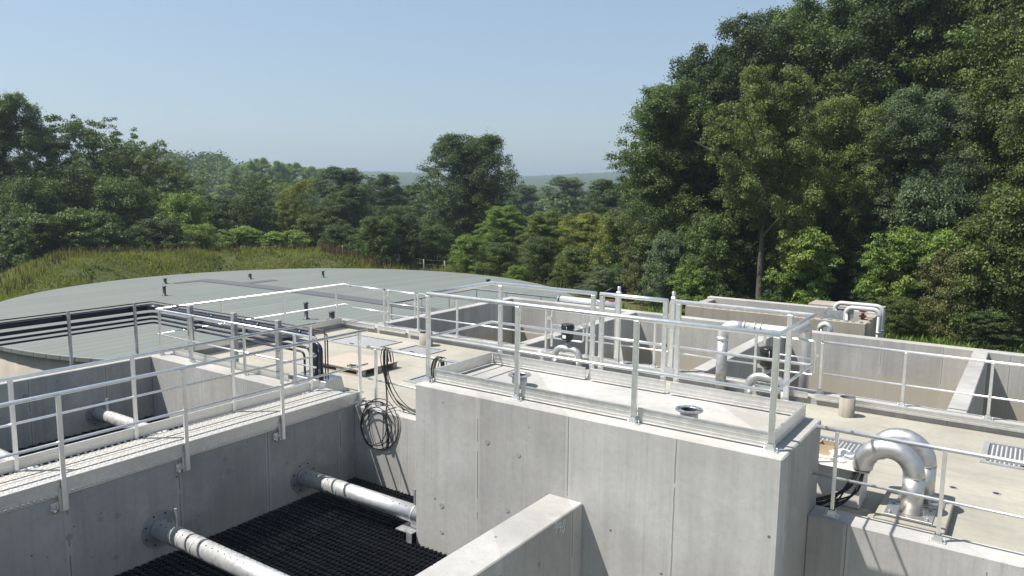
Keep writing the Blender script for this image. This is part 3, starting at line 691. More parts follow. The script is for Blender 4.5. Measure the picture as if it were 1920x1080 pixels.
for x in (-13.5, -12.12, -10.87):
    p = MB().box(x-.05, 8.55, -.12, x+.05, 8.63, 1.05).build('post', M['galv'], rk, .004)
    q = MB()
    for z in (.84, .70, .60): q.box(x+.05, 8.63, z-.02, x+.068, 8.74, z+.03)
    q.build('pipe_clip', M['vent'], p)
for y in (7.03, 8.32, 5.75): MB().box(-15.12, y-.055, .80, -15.02, y-.03, .90).build('pipe_clip', M['black'], rk)
cy, cx = 8.76, -15.08
for z, r, rb, xe, nm in ((.84, .052, .16, -10.12, 'black_pipe'), (.70, .036, .12, -9.98, 'black_pipe'), (.60, .024, .10, -10.25, 'black_pipe'), (.515, .020, .10, -10.40, 'black_pipe'), (.955, .011, .06, -9.87, 'cable'), (.905, .011, .06, -9.81, 'cable')):
    pts = [(cx, -2.5, z), (cx, cy-rb, z)]+arc((cx+rb, cy-rb, z), rb, PI, PI/2, 6, (1, 0, 0), (0, 1, 0))+[(xe-rb, cy, z)]
    pts += arc((xe-rb, cy, z-rb), rb, PI/2, 0, 6)+[(xe, cy, .1)]
    MB().tube(pts, r, 14).build(nm, M['navy'] if nm == 'black_pipe' else M['cable'], rk)
b = MB()
for x in (-13.1, -11.7, -10.55): b.tube([(x, cy, .84), (x+.12, cy, .84)], .062, 14)
b.tube([(-10.12, cy, .25), (-10.12, cy, .55)], .062, 14); b.build('coupling', M['navy'], rk)

# ------------------------------------------------------------------ round tank
TC = Vector((-26.45, 22.19, -1.6)); TR = 12.14
tk = thing('round_tank', 'large round concrete tank with a pale green ribbed flat roof', 'tank', (TC.x, TC.y, -4))
MB().lathe((TC.x, TC.y, 0), [(TR-.12, -5), (TR-.12, -1.72), (TR-.4, -1.72)], 128).build('tank_wall', M['rear'], tk)
prof = [(TR, -1.74), (TR, -1.62), (TR-.05, -1.60)]+[(TR*k/12, -1.60+.16*(1-(k/12)**2)) for k in range(11, 0, -1)]
ro = MB().lathe((TC.x, TC.y, 0), prof+[(.0, -1.44)], 128, 0, False)
ro = ro.build('tank_roof', M['roof'], tk)
def rz(x, y): return -1.60+.16*(1-min(1, (math.hypot(x-TC.x, y-TC.y)/TR))**2)
st = MB()
def strip(pts, w):
    for (xa, ya), (xb, yb) in zip(pts, pts[1:]):
        n = 10; d = Vector((xb-xa, yb-ya, 0)).normalized(); nn = Vector((-d.y, d.x, 0))*w/2; vs = []
        for i in range(n+1):
            x = xa+(xb-xa)*i/n; y = ya+(yb-ya)*i/n
            for s in (-1, 1): vs.append((x+nn.x*s, y+nn.y*s, rz(x, y)+.02))
        st.add(vs, [(2*i, 2*i+2, 2*i+3, 2*i+1) for i in range(n)])
strip([(-34.3, 22.80), (-16.2, 22.80)], .85); strip([(-34.5, 21.2), (-34.5, 23.22)], .5); strip([(-31.7, 23.22), (-31.7, 24.9)], .6)
st.build('roof_strip', M['strip'], ro)
for x, y, h_, r in ((-34.8, 20.9, .26, .075), (-30.9, 18.5, .42, .065), (-33.1, 24.5, .27, .075), (-30.8, 27.3, .34, .065), (-21.7, 18.4, .62, .07), (-20.9, 18.9, .30, .10), (-22.5, 30.6, .3, .1)):
    z = rz(x, y); MB().lathe((x, y, z), [(r*1.9, 0), (r*1.9, .02), (r, .03), (r, h_*.88), (r*1.25, h_*.9), (r*1.25, h_), (0, h_)], 14).build('roof_vent', M['vent'], ro)

# rear tank with pipe loops
t = thing('rear_concrete_tank', 'small open concrete tank standing behind the far basin wall', 'tank', (-5.8, 21.4, -2.3))
X0, X1, Y0, Y1, Z = -8.15, -3.42, 20.55, 22.5, .10
MB().box(X0, Y0, -2.4, X1, Y0+.25, Z).build('front_wall', M['rear'], t, .012)
MB().box(X0, Y1-.25, -2.4, X1, Y1, Z+.06).build('back_wall', M['wall'], t, .012)
MB().box(X1-.25, Y0+.25, -2.4, X1, Y1-.25, Z).build('side_wall', M['rear'], t, .012)
MB().box(X0, Y0+.25, -2.4, X0+.25, Y1-.25, Z).build('side_wall', M['rear'], t, .012)
MB().box(-5.3, Y1+.1, -2.4, -3.4, Y1+.9, Z+.10).build('valve_chamber', M['rear'], t, .012)
b = MB()
for i in range(24): b.box(X0+.4+i*.19, Y0+.04, Z+.001, X0+.4+i*.19+rnd.uniform(.03, .1), Y0+.04+rnd.uniform(.05, .15), Z+rnd.uniform(.01, .04))
lb = b.build('lid_bolts', M['galv'], t); lb['kind'] = 'stuff'
for y in (Y0+.6, Y0+1.0): MB().box(-4.55, y, Z-.05, -3.9, y+.05, Z+.18).build('support_frame', M['galv'], t)
for i, (y, xa, zt) in enumerate(((Y0+.55, -4.0, .40), (Y0+.95, -4.35, .44))):
    r = thing('pipe_loop', ('front' if i == 0 else 'rear')+' white pipe bent over the right end of the small rear tank', 'pipe', (xa, y, -2), 'pipe loops on the rear tank')
    R = .16; xb = X1+.22
    MB().tube([(xa, y, -1.0), (xa, y, zt-R)]+arc((xa+R, y, zt-R), R, PI, PI/2, 6)+arc((xb-R, y, zt-R), R, PI/2, 0, 6)+[(xb, y, zt-R), (xb, y, -2.3)], .058, 14).build('pipe', M['loop'], r)
    for z in (-.2, -.9): MB().tube([(xb, y, z), (xb, y, z+.04)], .07, 14).build('pipe_band', M['galv'], r)
r = thing('red_valve', 'small dark red valve between the pipe loops and the tank end', 'valve', (-3.62, Y0+.7, Z))
MB().lathe((-3.62, Y0+.7, Z), [(.05, 0), (.05, .06), (.09, .07), (.09, .10), (.04, .11), (.04, .2), (0, .2)], 12).build('valve_body', M['red'], r)
MB().tube([(-3.62+.09*math.cos(2*PI*k/12), Y0+.7+.09*math.sin(2*PI*k/12), Z+.22) for k in range(12)], .014, 6, closed=True).build('handwheel', M['red'], r)
b = MB().tube([(-4.35, 19.9, -2.0), (-4.35, 19.9, -.02)]+arc((-4.23, 19.9, -.02), .12, PI, 0, 8)+[(-4.11, 19.9, -.5)], .07, 14)
tag(b.build('vent_bend', M['bead']), 'rounded grey pipe bend peeping over the far basin wall before the rear tank', 'pipe')
t = thing('clamped_pipe', 'thick silver pipe with dark clamps along the top of the far basin wall', 'pipe', (-10.8, 19.56, 0))
MB().tube([(-11.75, 19.56, .05), (-9.75, 19.56, .05)], .12, 22).build('pipe', M['bead'], t)
for x in (-11.72, -10.55, -10.2): MB().tube([(x, 19.56, .05), (x+.05, 19.56, .05)], .128, 22).build('clamp_ring', M['vent'], t)
MB().tube([(-10.5, 19.5, .15), (-10.3, 19.3, .32), (-9.75, 19.2, .62)], .018, 8).build('hose', M['black'], t)
MB().box(-10.05, 19.5, .165, -9.9, 19.6, .21).build('red_tag', M['red'], t)

# ------------------------------------------------------------------ terrain
def sstep(a, b, x):
    if a > b: return 1-sstep(b, a, x)
    t = min(1, max(0, (x-a)/(b-a))); return t*t*(3-2*t)
CREST = [(-175, -.40), (-171, -.75), (-168, -1.2), (-165, -1.65), (-162, -1.9), (-150, -2.3), (-140, -2.6), (-360+117, -2.05), (-360+122, -1.95), (-360+125, -1.65), (-360+130, -1.1), (-360+136, -.8), (-360+147, -.78), (-360+158, -.74), (-360+168, -.62), (-360+178, -.5), (-360+185, -.42)]
CREST = sorted((a % 360, z) for a, z in CREST)
def crest(th):
    th = th % 360
    if th < CREST[0][0] or th > CREST[-1][0]: return -2.4
    for (a, z), (b, w) in zip(CREST, CREST[1:]):
        if a <= th <= b: return z+(w-z)*(th-a)/(b-a)
def gz(x, y):
    D = math.hypot(x, y)
    z = -2.45-3.2*sstep(60, 170, D)
    z += .1*mn.noise(Vector((x*.2, y*.2, 0)))
    z -= .9*sstep(42, 54, -x)*sstep(60, 20, y)
    dx, dy = x-TC.x, y-TC.y; r = math.hypot(dx, dy)
    if r < 24:
        c = crest(math.degrees(math.atan2(dy, dx)))-.28
        pr = sstep(12.4, 16.2, r)*(1-sstep(17.5, 23.5, r))
        base = z
        z = base+(c-base)*pr+.12*pr*mn.noise(Vector((x*.8, y*.8, 1)))
        if r < TR+.3: z = min(z, -2.6)
    if -15 < x < 6 and -3 < y < 20: z = -3.4
    elif -30 < x < 6 and -30 < y < 12 and r > TR: z = min(z, -3.0)
    return z
def grid(name, xs, ys):
    vs = [(x, y, gz(x, y)) for y in ys for x in xs]; n = len(xs)
    return MB().add(vs, [(j*n+i, j*n+i+1, (j+1)*n+i+1, (j+1)*n+i) for j in range(len(ys)-1) for i in range(n-1)], True)
def axis(lo, hi, f0, f1, step):
    a = [-4000, -2000, -1000, -600, -400, -300, -230, -180, -140, -110, -90, -75]; a = [q for q in a if q < lo]
    c = [75, 90, 110, 140, 180, 230, 300, 400, 600, 1000, 2000, 4000]; c = [q for q in c if q > hi]
    return a+list(np.arange(lo, hi+.01, step))+c
tag(grid('ground', axis(-66, 30, 0, 0, .8), axis(-20, 66, 0, 0, .8)).build('ground', M['ground']), 'grassy ground with a mound round the tank', 'ground', kind='structure')

# leaf-card meshes -------------------------------------------------
def quads_object(name, C, U, W, tint, mat, parent=None, fold=None):
    "one mesh of many rhombic leaves: centre, half-length and half-width vectors"
    n = len(C)
    V = np.empty((n, 4, 3)); V[:, 0] = C-U; V[:, 1] = C+W-U*.1; V[:, 2] = C+U; V[:, 3] = C-W-U*.1
    me = bpy.data.meshes.new(name); me.vertices.add(n*4); me.vertices.foreach_set('co', V.reshape(-1))
    me.loops.add(n*4); me.loops.foreach_set('vertex_index', np.arange(n*4, dtype=np.int32))
    me.polygons.add(n); me.polygons.foreach_set('loop_start', np.arange(0, n*4, 4, dtype=np.int32)); me.polygons.foreach_set('loop_total', np.full(n, 4, dtype=np.int32))
    at = me.attributes.new('tint', 'FLOAT', 'FACE'); at.data.foreach_set('value', tint.astype(np.float32))
    me.update(calc_edges=True); me.validate(); me.materials.append(mat)
    o = bpy.data.objects.new(name, me); COL.objects.link(o)
    if parent is not None: o.parent = parent
    return o
def unit(a): return a/np.maximum(1e-9, np.linalg.norm(a, axis=-1, keepdims=True))
def leaves_for(rng, cl, rad, n, flat, size, droop=0.):
    "leaves on the outer shells of clumps"
    d = unit(rng.normal(size=(n, 3))); d[:, 2] = np.where(d[:, 2] < -.35, -d[:, 2], d[:, 2])
    k = rng.random(n)**.30*np.where(rng.random(n) < .10, rng.uniform(1., 1.7, n), 1.)
    wob = 1+.25*np.sin(d[:, 0]*5+cl[:, 0]*3)*np.cos(d[:, 1]*6+cl[:, 1]*2)
    p = cl+d*np.stack([rad, rad, rad*flat], 1)*(k*wob)[:, None]
    nrm = unit(d*.8+rng.normal(size=(n, 3))*.55+np.array([0, 0, .45]))
    t = unit(np.cross(nrm, rng.normal(size=(n, 3)))); t[:, 2] -= droop; t = unit(t)
    w = unit(np.cross(nrm, t))
    s = size*rng.uniform(.6, 1.25, n)
    return p, t*s[:, None], w*(s*.62)[:, None]
def tree_proto(name, seed, H, W, low, nlimb, total, crad, leaf, flat, prof, trunk_r, droop=0., rise=.12, mat='mid'):
    rng = np.random.default_rng(seed)
    t = bpy.data.objects.new(name, None); COL.objects.link(t)
    lean = rng.normal(size=2)*.02*H
    trunk = lambda z: Vector((lean[0]*z/H, lean[1]*z/H, z))
    cs = []; rad = []; b = MB()
    pts = [trunk(z) for z in (-.6, 0, H*.2, H*.45, H*.8)]
    b.tube(smoothpath(pts, 4), [trunk_r*(1.25-1.0*q/16) for q in range(17)], 10)
    for k in range(nlimb):
        h = ((k+rng.uniform(.1, .9))/nlimb)**.85; az = k*2.399+rng.normal()*.35
        L = W/2*prof(h)*rng.uniform(.62, 1.12); zt = low+(H-low)*h
        s0 = trunk(max(low*.6, min(H*.78, zt-L*rng.uniform(.25, .6)-.2)))
        tip = trunk(min(zt, H*.85))+Vector((L*math.cos(az), L*math.sin(az), 0)); tip.z = min(H-crad*.5, zt+rise*L*rng.uniform(-.6, 1.2))
        mid = s0*.5+tip*.5+Vector((0, 0, .06*L))
        path = smoothpath([s0, mid, tip], 5)
        b.tube(path, [trunk_r*.34*(1-.9*q/(len(path)-1)) for q in range(len(path))], 6)
        side = Vector((-math.sin(az), math.cos(az), 0))
        for f, n in ((.25, 2), (.45, 3), (.65, 4), (.85, 5), (1., 3)):
            for _ in range(n):
                p = path[min(len(path)-1, int(f*(len(path)-1)))]
                q3 = np.clip(rng.normal(size=4), -1.5, 1.5); c = p+side*q3[0]*L*.30*f+Vector((q3[1]*.14*L, q3[2]*.14*L, q3[3]*.20*L*f))
                r = crad*(.40+.75*rng.random()**1.6)*(1.12-.36*f)
                ax = trunk(min(max(0, c.z), H)); ho = Vector((c.x-ax.x, c.y-ax.y)); mx = max(.3, W/2*prof(min(1, max(0, (c.z-low)/(H-low))))*1.04-r*.4)
                if ho.length > mx: ho = ho*(mx/ho.length); c.x = ax.x+ho.x; c.y = ax.y+ho.y
                c.z = max(r*flat*.6, min(c.z, H-r*flat)); cs.append(tuple(c)); rad.append(r)
    cs = np.array(cs); rad = np.array(rad)
    idx = rng.choice(len(cs), total, p=rad**2/np.sum(rad**2))
    p, u, w = leaves_for(rng, cs[idx], rad[idx], total, flat, leaf, droop)
    tint = np.clip(rng.normal(.45, .18, total)+rng.normal(0, .15, len(cs))[idx], 0, 1)
    quads_object('crown', p, u, w, tint, LM[mat], t)
    b.build('trunk', M['bark'], t)
    t['H'] = H; t['W'] = W
    return t
oakp = lambda h: (.55+.75*h)*1.0 if h < .45 else max(.12, .9*math.sqrt(max(0, 1-((h-.45)/.58)**2)))
roundp = lambda h: max(.15, math.sqrt(max(0, 1-((h-.42)/.6)**2)))
lonep = lambda h: .98 if h < .42 else max(.2, 1.0*math.sqrt(max(0, 1-((h-.42)/.62)**2)))
shrubp = lambda h: max(.15, math.sqrt(max(0, 1-(h*.95)**2)))
umbp = lambda h: .35+.65*min(1, h*1.5) if h < .8 else .75
tallp = lambda h: max(.18, .95*math.sqrt(max(0, 1-((h-.35)/.68)**2)))
PROTO = {
 'oak': tree_proto('broadleaf_tree', 1, 12, 8.5, 1.0, 32, 150000, .84, .062, .80, oakp, .24),
 'oakh': tree_proto('broadleaf_tree', 12, 12, 8.5, 4.6, 20, 85000, .78, .062, .80, roundp, .30),
 'oakb': tree_proto('broadleaf_tree', 2, 13, 8.0, .8, 34, 150000, .82, .061, .80, tallp, .22),
 'lone': tree_proto('broadleaf_tree', 3, 11, 9.4, .1, 60, 160000, .85, .070, .9, lonep, .28, 0., .35),
 'rob': tree_proto('robinia_tree', 4, 9, 8, 2.0, 24, 40000, .62, .066, .58, umbp, .11, .25, .35),
 'ash': tree_proto('ash_tree', 5, 9, 6, .5, 26, 80000, .66, .058, .76, tallp, .13, .2, .25),
 'shrub': tree_proto('shrub', 6, 4.2, 5, .2, 22, 44000, .52, .048, .78, shrubp, .05),
 'fern': tree_proto('shrub', 7, 4.0, 4.6, .3, 18, 24000, .50, .064, .50, shrubp, .045, .25, .25),
}
USED = set()
def tree(kind, px, D, top, wpx, mat, label, cat='tree', group=None, g=None, rot=None):
    pr = PROTO[kind]; H, W = pr['H'], pr['W']
    b = bearing(px, D); z0 = gz(b.x, b.y) if g is None else g
    zt = bearing(px, D, top).z; hs = (zt-z0)/H; ws = wpx/FPX*D/W; ws = max(ws, hs*.72)
    r = dup(pr, (b.x, b.y, z0), rnd.uniform(0, 6.28) if rot is None else rot, (ws, ws, hs), label, cat, group, LM[mat])
    r.name = pr.name.split('.')[0]; r['category'] = cat
    for k in ('H', 'W'):
        if k in r: del r[k]
    return r
# ---- wood on the right
tree('oakb', 1256, 42, 152, 250, 'mid', 'leftmost tall tree of the right wood with a rounded crown against the sky')
tree('oak', 1330, 45, 92, 270, 'dark', 'dark tall tree second from the left end of the right wood')
tree('oakb', 1402, 43, 36, 240, 'dark', 'high dark tree whose crown top stands out left of the tallest trees')
tree('oakh', 1436, 34.5, 130, 230, 'olive', 'olive leafed tree with a bare trunk reaching down to the rear tank')
tree('oakb', 1545, 44, -10, 310, 'mid', 'tall tree of the right wood whose top touches the upper picture edge')
tree('oak', 1572, 37, 185, 230, 'olive', 'lighter olive tree in front of the darker crowns in the middle of the right wood')
tree('oakb', 1640, 42, -70, 330, 'dark', 'dark tree cut by the top picture edge in the middle of the right wood')
tree('oak', 1760, 40, -90, 340, 'mid', 'green tree cut by the top picture edge right of the wood middle')
tree('oakb', 1725, 35, 165, 230, 'grey', 'greyish green tree with small leaves in front of the right wood')
tree('oak', 1850, 38, -60, 330, 'olive', 'olive tree cut by the top picture edge near the upper right corner')
tree('oakb', 1965, 33, 60, 260, 'olive', 'pale olive tree at the right picture edge')
tree('oakb', 2075, 36, -80, 340, 'mid', 'tall tree just at the right picture border behind the pale olive tree')
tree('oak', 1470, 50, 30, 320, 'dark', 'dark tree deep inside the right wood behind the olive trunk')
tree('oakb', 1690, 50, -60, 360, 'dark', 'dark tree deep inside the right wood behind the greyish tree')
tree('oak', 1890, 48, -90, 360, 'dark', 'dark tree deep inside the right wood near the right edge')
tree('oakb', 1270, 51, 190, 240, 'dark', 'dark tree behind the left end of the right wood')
SH = [('shrub', 1158, 44, 402, 120, 'yellow', 'yellow green bush at the left foot of the right wood'),
 ('shrub', 1205, 40, 440, 110, 'brown', 'brownish bush at the left foot of the right wood'),
 ('shrub', 1268, 37, 432, 130, 'grey', 'grey green bramble mound behind the lifting posts'),
 ('shrub', 1330, 36, 400, 120, 'mid', 'green bush left of the bare trunk'),
 ('fern', 1310, 35, 500, 110, 'bright', 'low bright shrub under the bush left of the bare trunk'),
 ('shrub', 1500, 34, 440, 130, 'mid', 'leafy bush right of the bare trunk'),
 ('fern', 1515, 33, 425, 80, 'bright', 'feathery bright shrub right of the bare trunk'),
 ('shrub', 1560, 36, 390, 140, 'dark', 'dark bush behind the pipe loops'),
 ('shrub', 1620, 34, 470, 120, 'dark', 'low dark bush right of the pipe loops'),
 ('fern', 1695, 32, 425, 150, 'bright', 'large feathery bright green shrub in the right wood edge'),
 ('fern', 1640, 32, 545, 100, 'mid', 'low feathery shrub above the right end of the far wall'),
 ('shrub', 1755, 33, 330, 130, 'grey', 'high grey leafed bush in the right wood edge'),
 ('fern', 1790, 31, 430, 140, 'bright', 'feathery shrub hanging over the brown bush'),
 ('shrub', 1790, 30, 470, 150, 'brown', 'brown tinged bush near the right picture edge'),
 ('shrub', 1880, 30, 400, 150, 'olive', 'olive bush at the right picture edge'),
 ('shrub', 1925, 29, 340, 110, 'olive', 'pale bush at the extreme right above the wall'),
 ('shrub', 1700, 30, 560, 120, 'olive', 'low olive bush above the right end of the far wall'),
 ('fern', 1885, 28, 590, 120, 'dark', 'low dark shrub at the right end of the far wall'),
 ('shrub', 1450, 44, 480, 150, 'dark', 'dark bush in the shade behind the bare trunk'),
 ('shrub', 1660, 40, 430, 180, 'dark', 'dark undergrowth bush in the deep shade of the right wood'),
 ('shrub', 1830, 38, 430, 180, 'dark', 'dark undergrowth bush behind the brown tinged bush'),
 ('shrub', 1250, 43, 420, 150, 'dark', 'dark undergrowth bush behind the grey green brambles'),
 # ---- centre
 ('lone', 882, 66, 252, 205, 'dark', 'big lone dark tree in the middle of the horizon'),
 ('ash', 945, 57, 385, 105, 'bright', 'bright green tree right below the big lone tree'),
 ('shrub', 885, 51, 440, 95, 'bright', 'willow like bright bush right of the wire fence'),
 ('shrub', 945, 50, 455, 100, 'mid', 'green bush between the willow like bush and the olive trees'),
 ('ash', 1025, 52, 395, 110, 'olive', 'olive green tree in front of the distant valley'),
 ('ash', 1095, 50, 398, 110, 'yellow', 'yellow green tree in front of the distant valley'),
 ('shrub', 1020, 47, 445, 110, 'mid', 'green bush below the olive green tree'),
 ('shrub', 1090, 45, 460, 120, 'olive', 'olive bush below the yellow green tree'),
 ('shrub', 970, 46, 500, 60, 'bright', 'small bright bush at the rim of the round tank roof'),
 ('shrub', 1150, 42, 500, 130, 'grey', 'grey leafed low bush behind the block gate'),
 ('ash', 1140, 78, 335, 110, 'dark', 'dark tree touching the left end of the right wood'),
 ('ash', 1060, 120, 330, 120, 'grey', 'hazy grey green tree in the valley'),
 ('ash', 985, 130, 345, 90, 'grey', 'hazy grey tree right beside the big lone tree'),
 ('shrub', 700, 52, 405, 110, 'mid', 'green bush behind the right end of the grassy mound'),
 ('shrub', 750, 54, 400, 110, 'dark', 'dark bush behind the left posts of the wire fence'),
 ('shrub', 812, 56, 420, 100, 'mid', 'green bush behind the middle posts of the wire fence'),
 ('shrub', 735, 62, 390, 100, 'dark', 'dark rounded bush left of the big lone tree'),
 ('shrub', 775, 58, 410, 80, 'grey', 'grey green bush hanging over the wire fence'),
 ('ash', 650, 66, 345, 120, 'mid', 'leafy green tree above the reddish weeds'),
 ('shrub', 640, 58, 420, 110, 'dark', 'dark bush behind the reddish weeds'),
 ('ash', 640, 84, 312, 150, 'dark', 'tall dark tree standing behind the leafy trees left of centre'),
 ('ash', 715, 88, 325, 110, 'dark', 'tall dark tree right of the leafy trees left of centre'),
 ('ash', 770, 92, 345, 90, 'mid', 'green tree just left of the big lone tree'),
 ('rob', 550, 62, 335, 90, 'yellow', 'yellow green robinia standing up from the left hedge'),
 ('rob', 470, 62, 330, 90, 'mid', 'slender robinia with a thin bare stem in the left hedge'),
 ('shrub', 585, 60, 400, 100, 'olive', 'olive bush right of the yellow green robinia'),
 ('fern', 530, 56, 432, 120, 'bright', 'low bright shrub above the mound'),
 ('fern', 445, 57, 425, 120, 'bright', 'yellow green low shrub in the hedge above the mound'),
 ('shrub', 400, 60, 380, 130, 'mid', 'green bush in the hedge right of the wooded hill'),
 # ---- left
 ('oakb', 8, 52, 172, 190, 'mid', 'tall tree at the left picture edge'),
 ('ash', 88, 58, 238, 130, 'dark', 'dark tree right of the tall left edge tree'),
 ('rob', 180, 58, 222, 190, 'mid', 'airy robinia with sky showing through its crown'),
 ('rob', 262, 60, 262, 130, 'olive', 'smaller airy robinia right of the tallest robinia'),
 ('rob', 330, 60, 300, 130, 'olive', 'olive robinia in front of the wooded hill'),
 ('shrub', 45, 49, 330, 160, 'mid', 'green bush under the tall left edge tree'),
 ('shrub', 130, 52, 310, 170, 'olive', 'olive bush in the left hedge under the robinia'),
 ('shrub', 230, 54, 330, 180, 'mid', 'wide green bush in the left hedge'),
 ('shrub', 330, 54, 360, 150, 'bright', 'bright green bush in the left hedge'),
 ('fern', 60, 46, 400, 150, 'mid', 'feathery shrub low at the left edge'),
 ('fern', 160, 48, 390, 170, 'mid', 'feathery shrub hanging over the left end of the mound'),
 ('shrub', 290, 50, 410, 150, 'dark', 'dark bush right above the grassy mound'),
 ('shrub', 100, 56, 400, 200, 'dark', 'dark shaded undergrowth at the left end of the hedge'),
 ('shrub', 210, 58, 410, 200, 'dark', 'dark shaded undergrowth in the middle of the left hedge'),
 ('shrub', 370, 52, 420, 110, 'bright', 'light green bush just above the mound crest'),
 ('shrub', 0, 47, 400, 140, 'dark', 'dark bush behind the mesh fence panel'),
]
for s in SH:
    tree(s[0], s[1], s[2], s[3], s[4], s[5], s[6], 'bush' if s[0] in ('shrub', 'fern') else 'tree')
HB = 'dark green bush in the hedge line between the mound and the distant slope'
for px, D, top, w in ((-40, 50, 380, 160), (70, 60, 330, 150), (150, 62, 360, 160), (250, 62, 350, 150), (310, 62, 370, 130), (370, 64, 365, 130), (430, 66, 370, 130), (490, 66, 385, 120), (545, 66, 380, 120), (600, 68, 385, 120), (660, 70, 380, 120), (700, 72, 385, 120), (760, 76, 385, 120), (820, 74, 400, 110), (960, 70, 400, 120), (1000, 66, 420, 100), (1050, 68, 400, 120), (1110, 62, 400, 110), (1170, 56, 390, 120)):
    tree('shrub', px, D, top, w, rnd.choice(('dark', 'mid', 'dark')), HB, 'bush', 'bushes filling the hedge line')
# far individual trees on the slope left of centre
for px, D, top, w in ((452, 190, 308, 80), (487, 180, 295, 66), (517, 186, 301, 60), (548, 190, 304, 70), (580, 200, 311, 64), (605, 210, 315, 64), (500, 160, 338, 90), (560, 165, 342, 100), (430, 165, 345, 90), (530, 230, 308, 60), (470, 230, 304, 60)):
    tree('ash', px, D, top, w, 'bright', 'far round tree on the slope right of the wooded hill', 'tree', 'far trees on the slope', g=-6)
for pr in PROTO.values():
    for ch in list(pr.children): bpy.data.objects.remove(ch)
    bpy.data.objects.remove(pr)
# far wood: hill on the left and the valley bottom
rng = np.random.default_rng(11); cs = []; rs = []
def hill_top(px):
    if px < 455: return 283+max(0, (px-420))*.55+max(0, 300-px)*.03
    return 330
HROWS = [(150, 0.), (175, .30), (205, .62), (226, .88), (240, .93), (270, .8), (330, .0)]
def hill_z(px, D):
    hh = (CAMZ+(345-hill_top(max(0, px))-22)/FPX*240+5)*(1-sstep(430, 505, px))
    for (a, k), (b, q) in zip(HROWS, HROWS[1:]):
        if a <= D <= b: return -6.5+max(0, hh)*(k+(q-k)*(D-a)/(b-a))
    return -6.5
for i in range(420):
    px = rng.uniform(150, 480); D = rng.uniform(160, 246); r = rng.uniform(1.8, 3.0)
    b = bearing(px, D); cs.append((b.x, b.y, hill_z(px, D)+r*.75)); rs.append(r)
for i in range(520):
    px = rng.uniform(400, 1300); D = 105+330*rng.random()**1.2; r = rng.uniform(2.0, 3.6)
    b = bearing(px, D); cs.append((b.x, b.y, -5.6+r*rng.uniform(.4, 1.7))); rs.append(r)
cs = np.array(cs); rs = np.array(rs); idx = np.repeat(np.arange(len(cs)), 150)
p, u, w = leaves_for(rng, cs[idx], rs[idx], len(idx), 1.0, .42)
tint = np.clip(rng.normal(.45, .14, len(idx))+rng.normal(0, .16, len(cs))[idx], 0, 1)
tag(quads_object('far_wood', p, u, w, tint, LM['mid']), 'distant wooded hill and valley behind the hedges', 'wood', kind='stuff')
# body of the hill under that wood, and the ridge on the horizon
vs = []; fs = []; n = 80; rows = HROWS
for j, (D, k) in enumerate(rows):
    for i in range(n+1):
        px = -250+i*760/n; b = bearing(px, D); vs.append((b.x, b.y, hill_z(px, D)))
for j in range(len(rows)-1):
    for i in range(n): fs.append((j*(n+1)+i, j*(n+1)+i+1, (j+1)*(n+1)+i+1, (j+1)*(n+1)+i))
tag(MB().add(vs, fs, True).build('near_hill', M['forest']), 'wooded hill left of centre', 'hill', kind='structure')
vs = []; fs = []; n = 700; rows = [(650, -6, 0), (900, .25, 1), (1150, .62, 2), (1400, .9, 3), (1600, 1., 5), (1900, .9, 5), (2400, .3, 2)]
for j, (D, k, a) in enumerate(rows):
    for i in range(n+1):
        px = -900+i*3700/n; b = bearing(px, D)
        top = 27+4*math.sin(px*.004+1)+2.5*math.sin(px*.011)+2*sstep(960, 1120, px)*3
        z = -6.5 if j == 0 else -6.5+(top+6.5)*k+a*.55*(mn.noise(Vector((i*.9, j*3., 0)))+.5*mn.noise(Vector((i*2.1, j*5., 3))))
        vs.append((b.x, b.y, z))
for j in range(len(rows)-1):
    for i in range(n): fs.append((j*(n+1)+i, j*(n+1)+i+1, (j+1)*(n+1)+i+1, (j+1)*(n+1)+i))
tag(MB().add(vs, fs, True).build('far_hills', M['forest']), 'low blue wooded ridge on the horizon', 'hills', kind='structure')

# grass on the mound and at the foot of the wood
def blades(name, label, spots, mat, h0, h1, wd, lean=.35, seed=5, cat='grass'):
    rng = np.random.default_rng(seed); C = []; S = []
    for x, y, s in spots: C.append((x, y, gz(x, y)-.03)); S.append(s)
    C = np.array(C); n = len(C); S = np.array(S)
    h = rng.uniform(h0, h1, n)*S; a = rng.uniform(0, 2*PI, n)
    d = np.stack([np.cos(a)*lean*rng.random(n), np.sin(a)*lean*rng.random(n), np.ones(n)], 1); U = unit(d)*(h/2)[:, None]
    b = rng.uniform(0, 2*PI, n); W = np.stack([np.cos(b), np.sin(b), np.zeros(n)], 1)*wd*rng.uniform(.6, 1.4, n)[:, None]
    patch = np.array([mn.noise(Vector((c[0]*.35, c[1]*.35, 2))) for c in C])
    tint = np.clip(rng.normal(.45, .2, n)+patch*.35, 0, 1)
    return tag(quads_object(name, C+U*1.0, U, W, tint, LM[mat]), label, cat, kind='stuff')
sp = []; dry = []
R = random.Random(21)
while len(sp) < 42000:
    th = R.uniform(119, 215); r = R.uniform(12.5, 20)
    x = TC.x+r*math.cos(math.radians(th)); y = TC.y+r*math.sin(math.radians(th))
    
    if r < 15.6 and mn.noise(Vector((x*.45, y*.45, 4))) > .12 and R.random() < .7: continue
    sp.append((x, y, .35+1.05*max(0, mn.noise(Vector((x*.5, y*.5, 0)))+.4)*R.uniform(.6, 1.2)))
    if 16 < r < 18.4 and R.random() < .06+(.22 if 122 < th < 136 else 0): dry.append((x, y, R.uniform(.7, 1.3)))
blades('mound_grass', 'tall uncut grass covering the mound behind the round tank', sp, 'grass', .16, .42, .022, .55)
wd = []
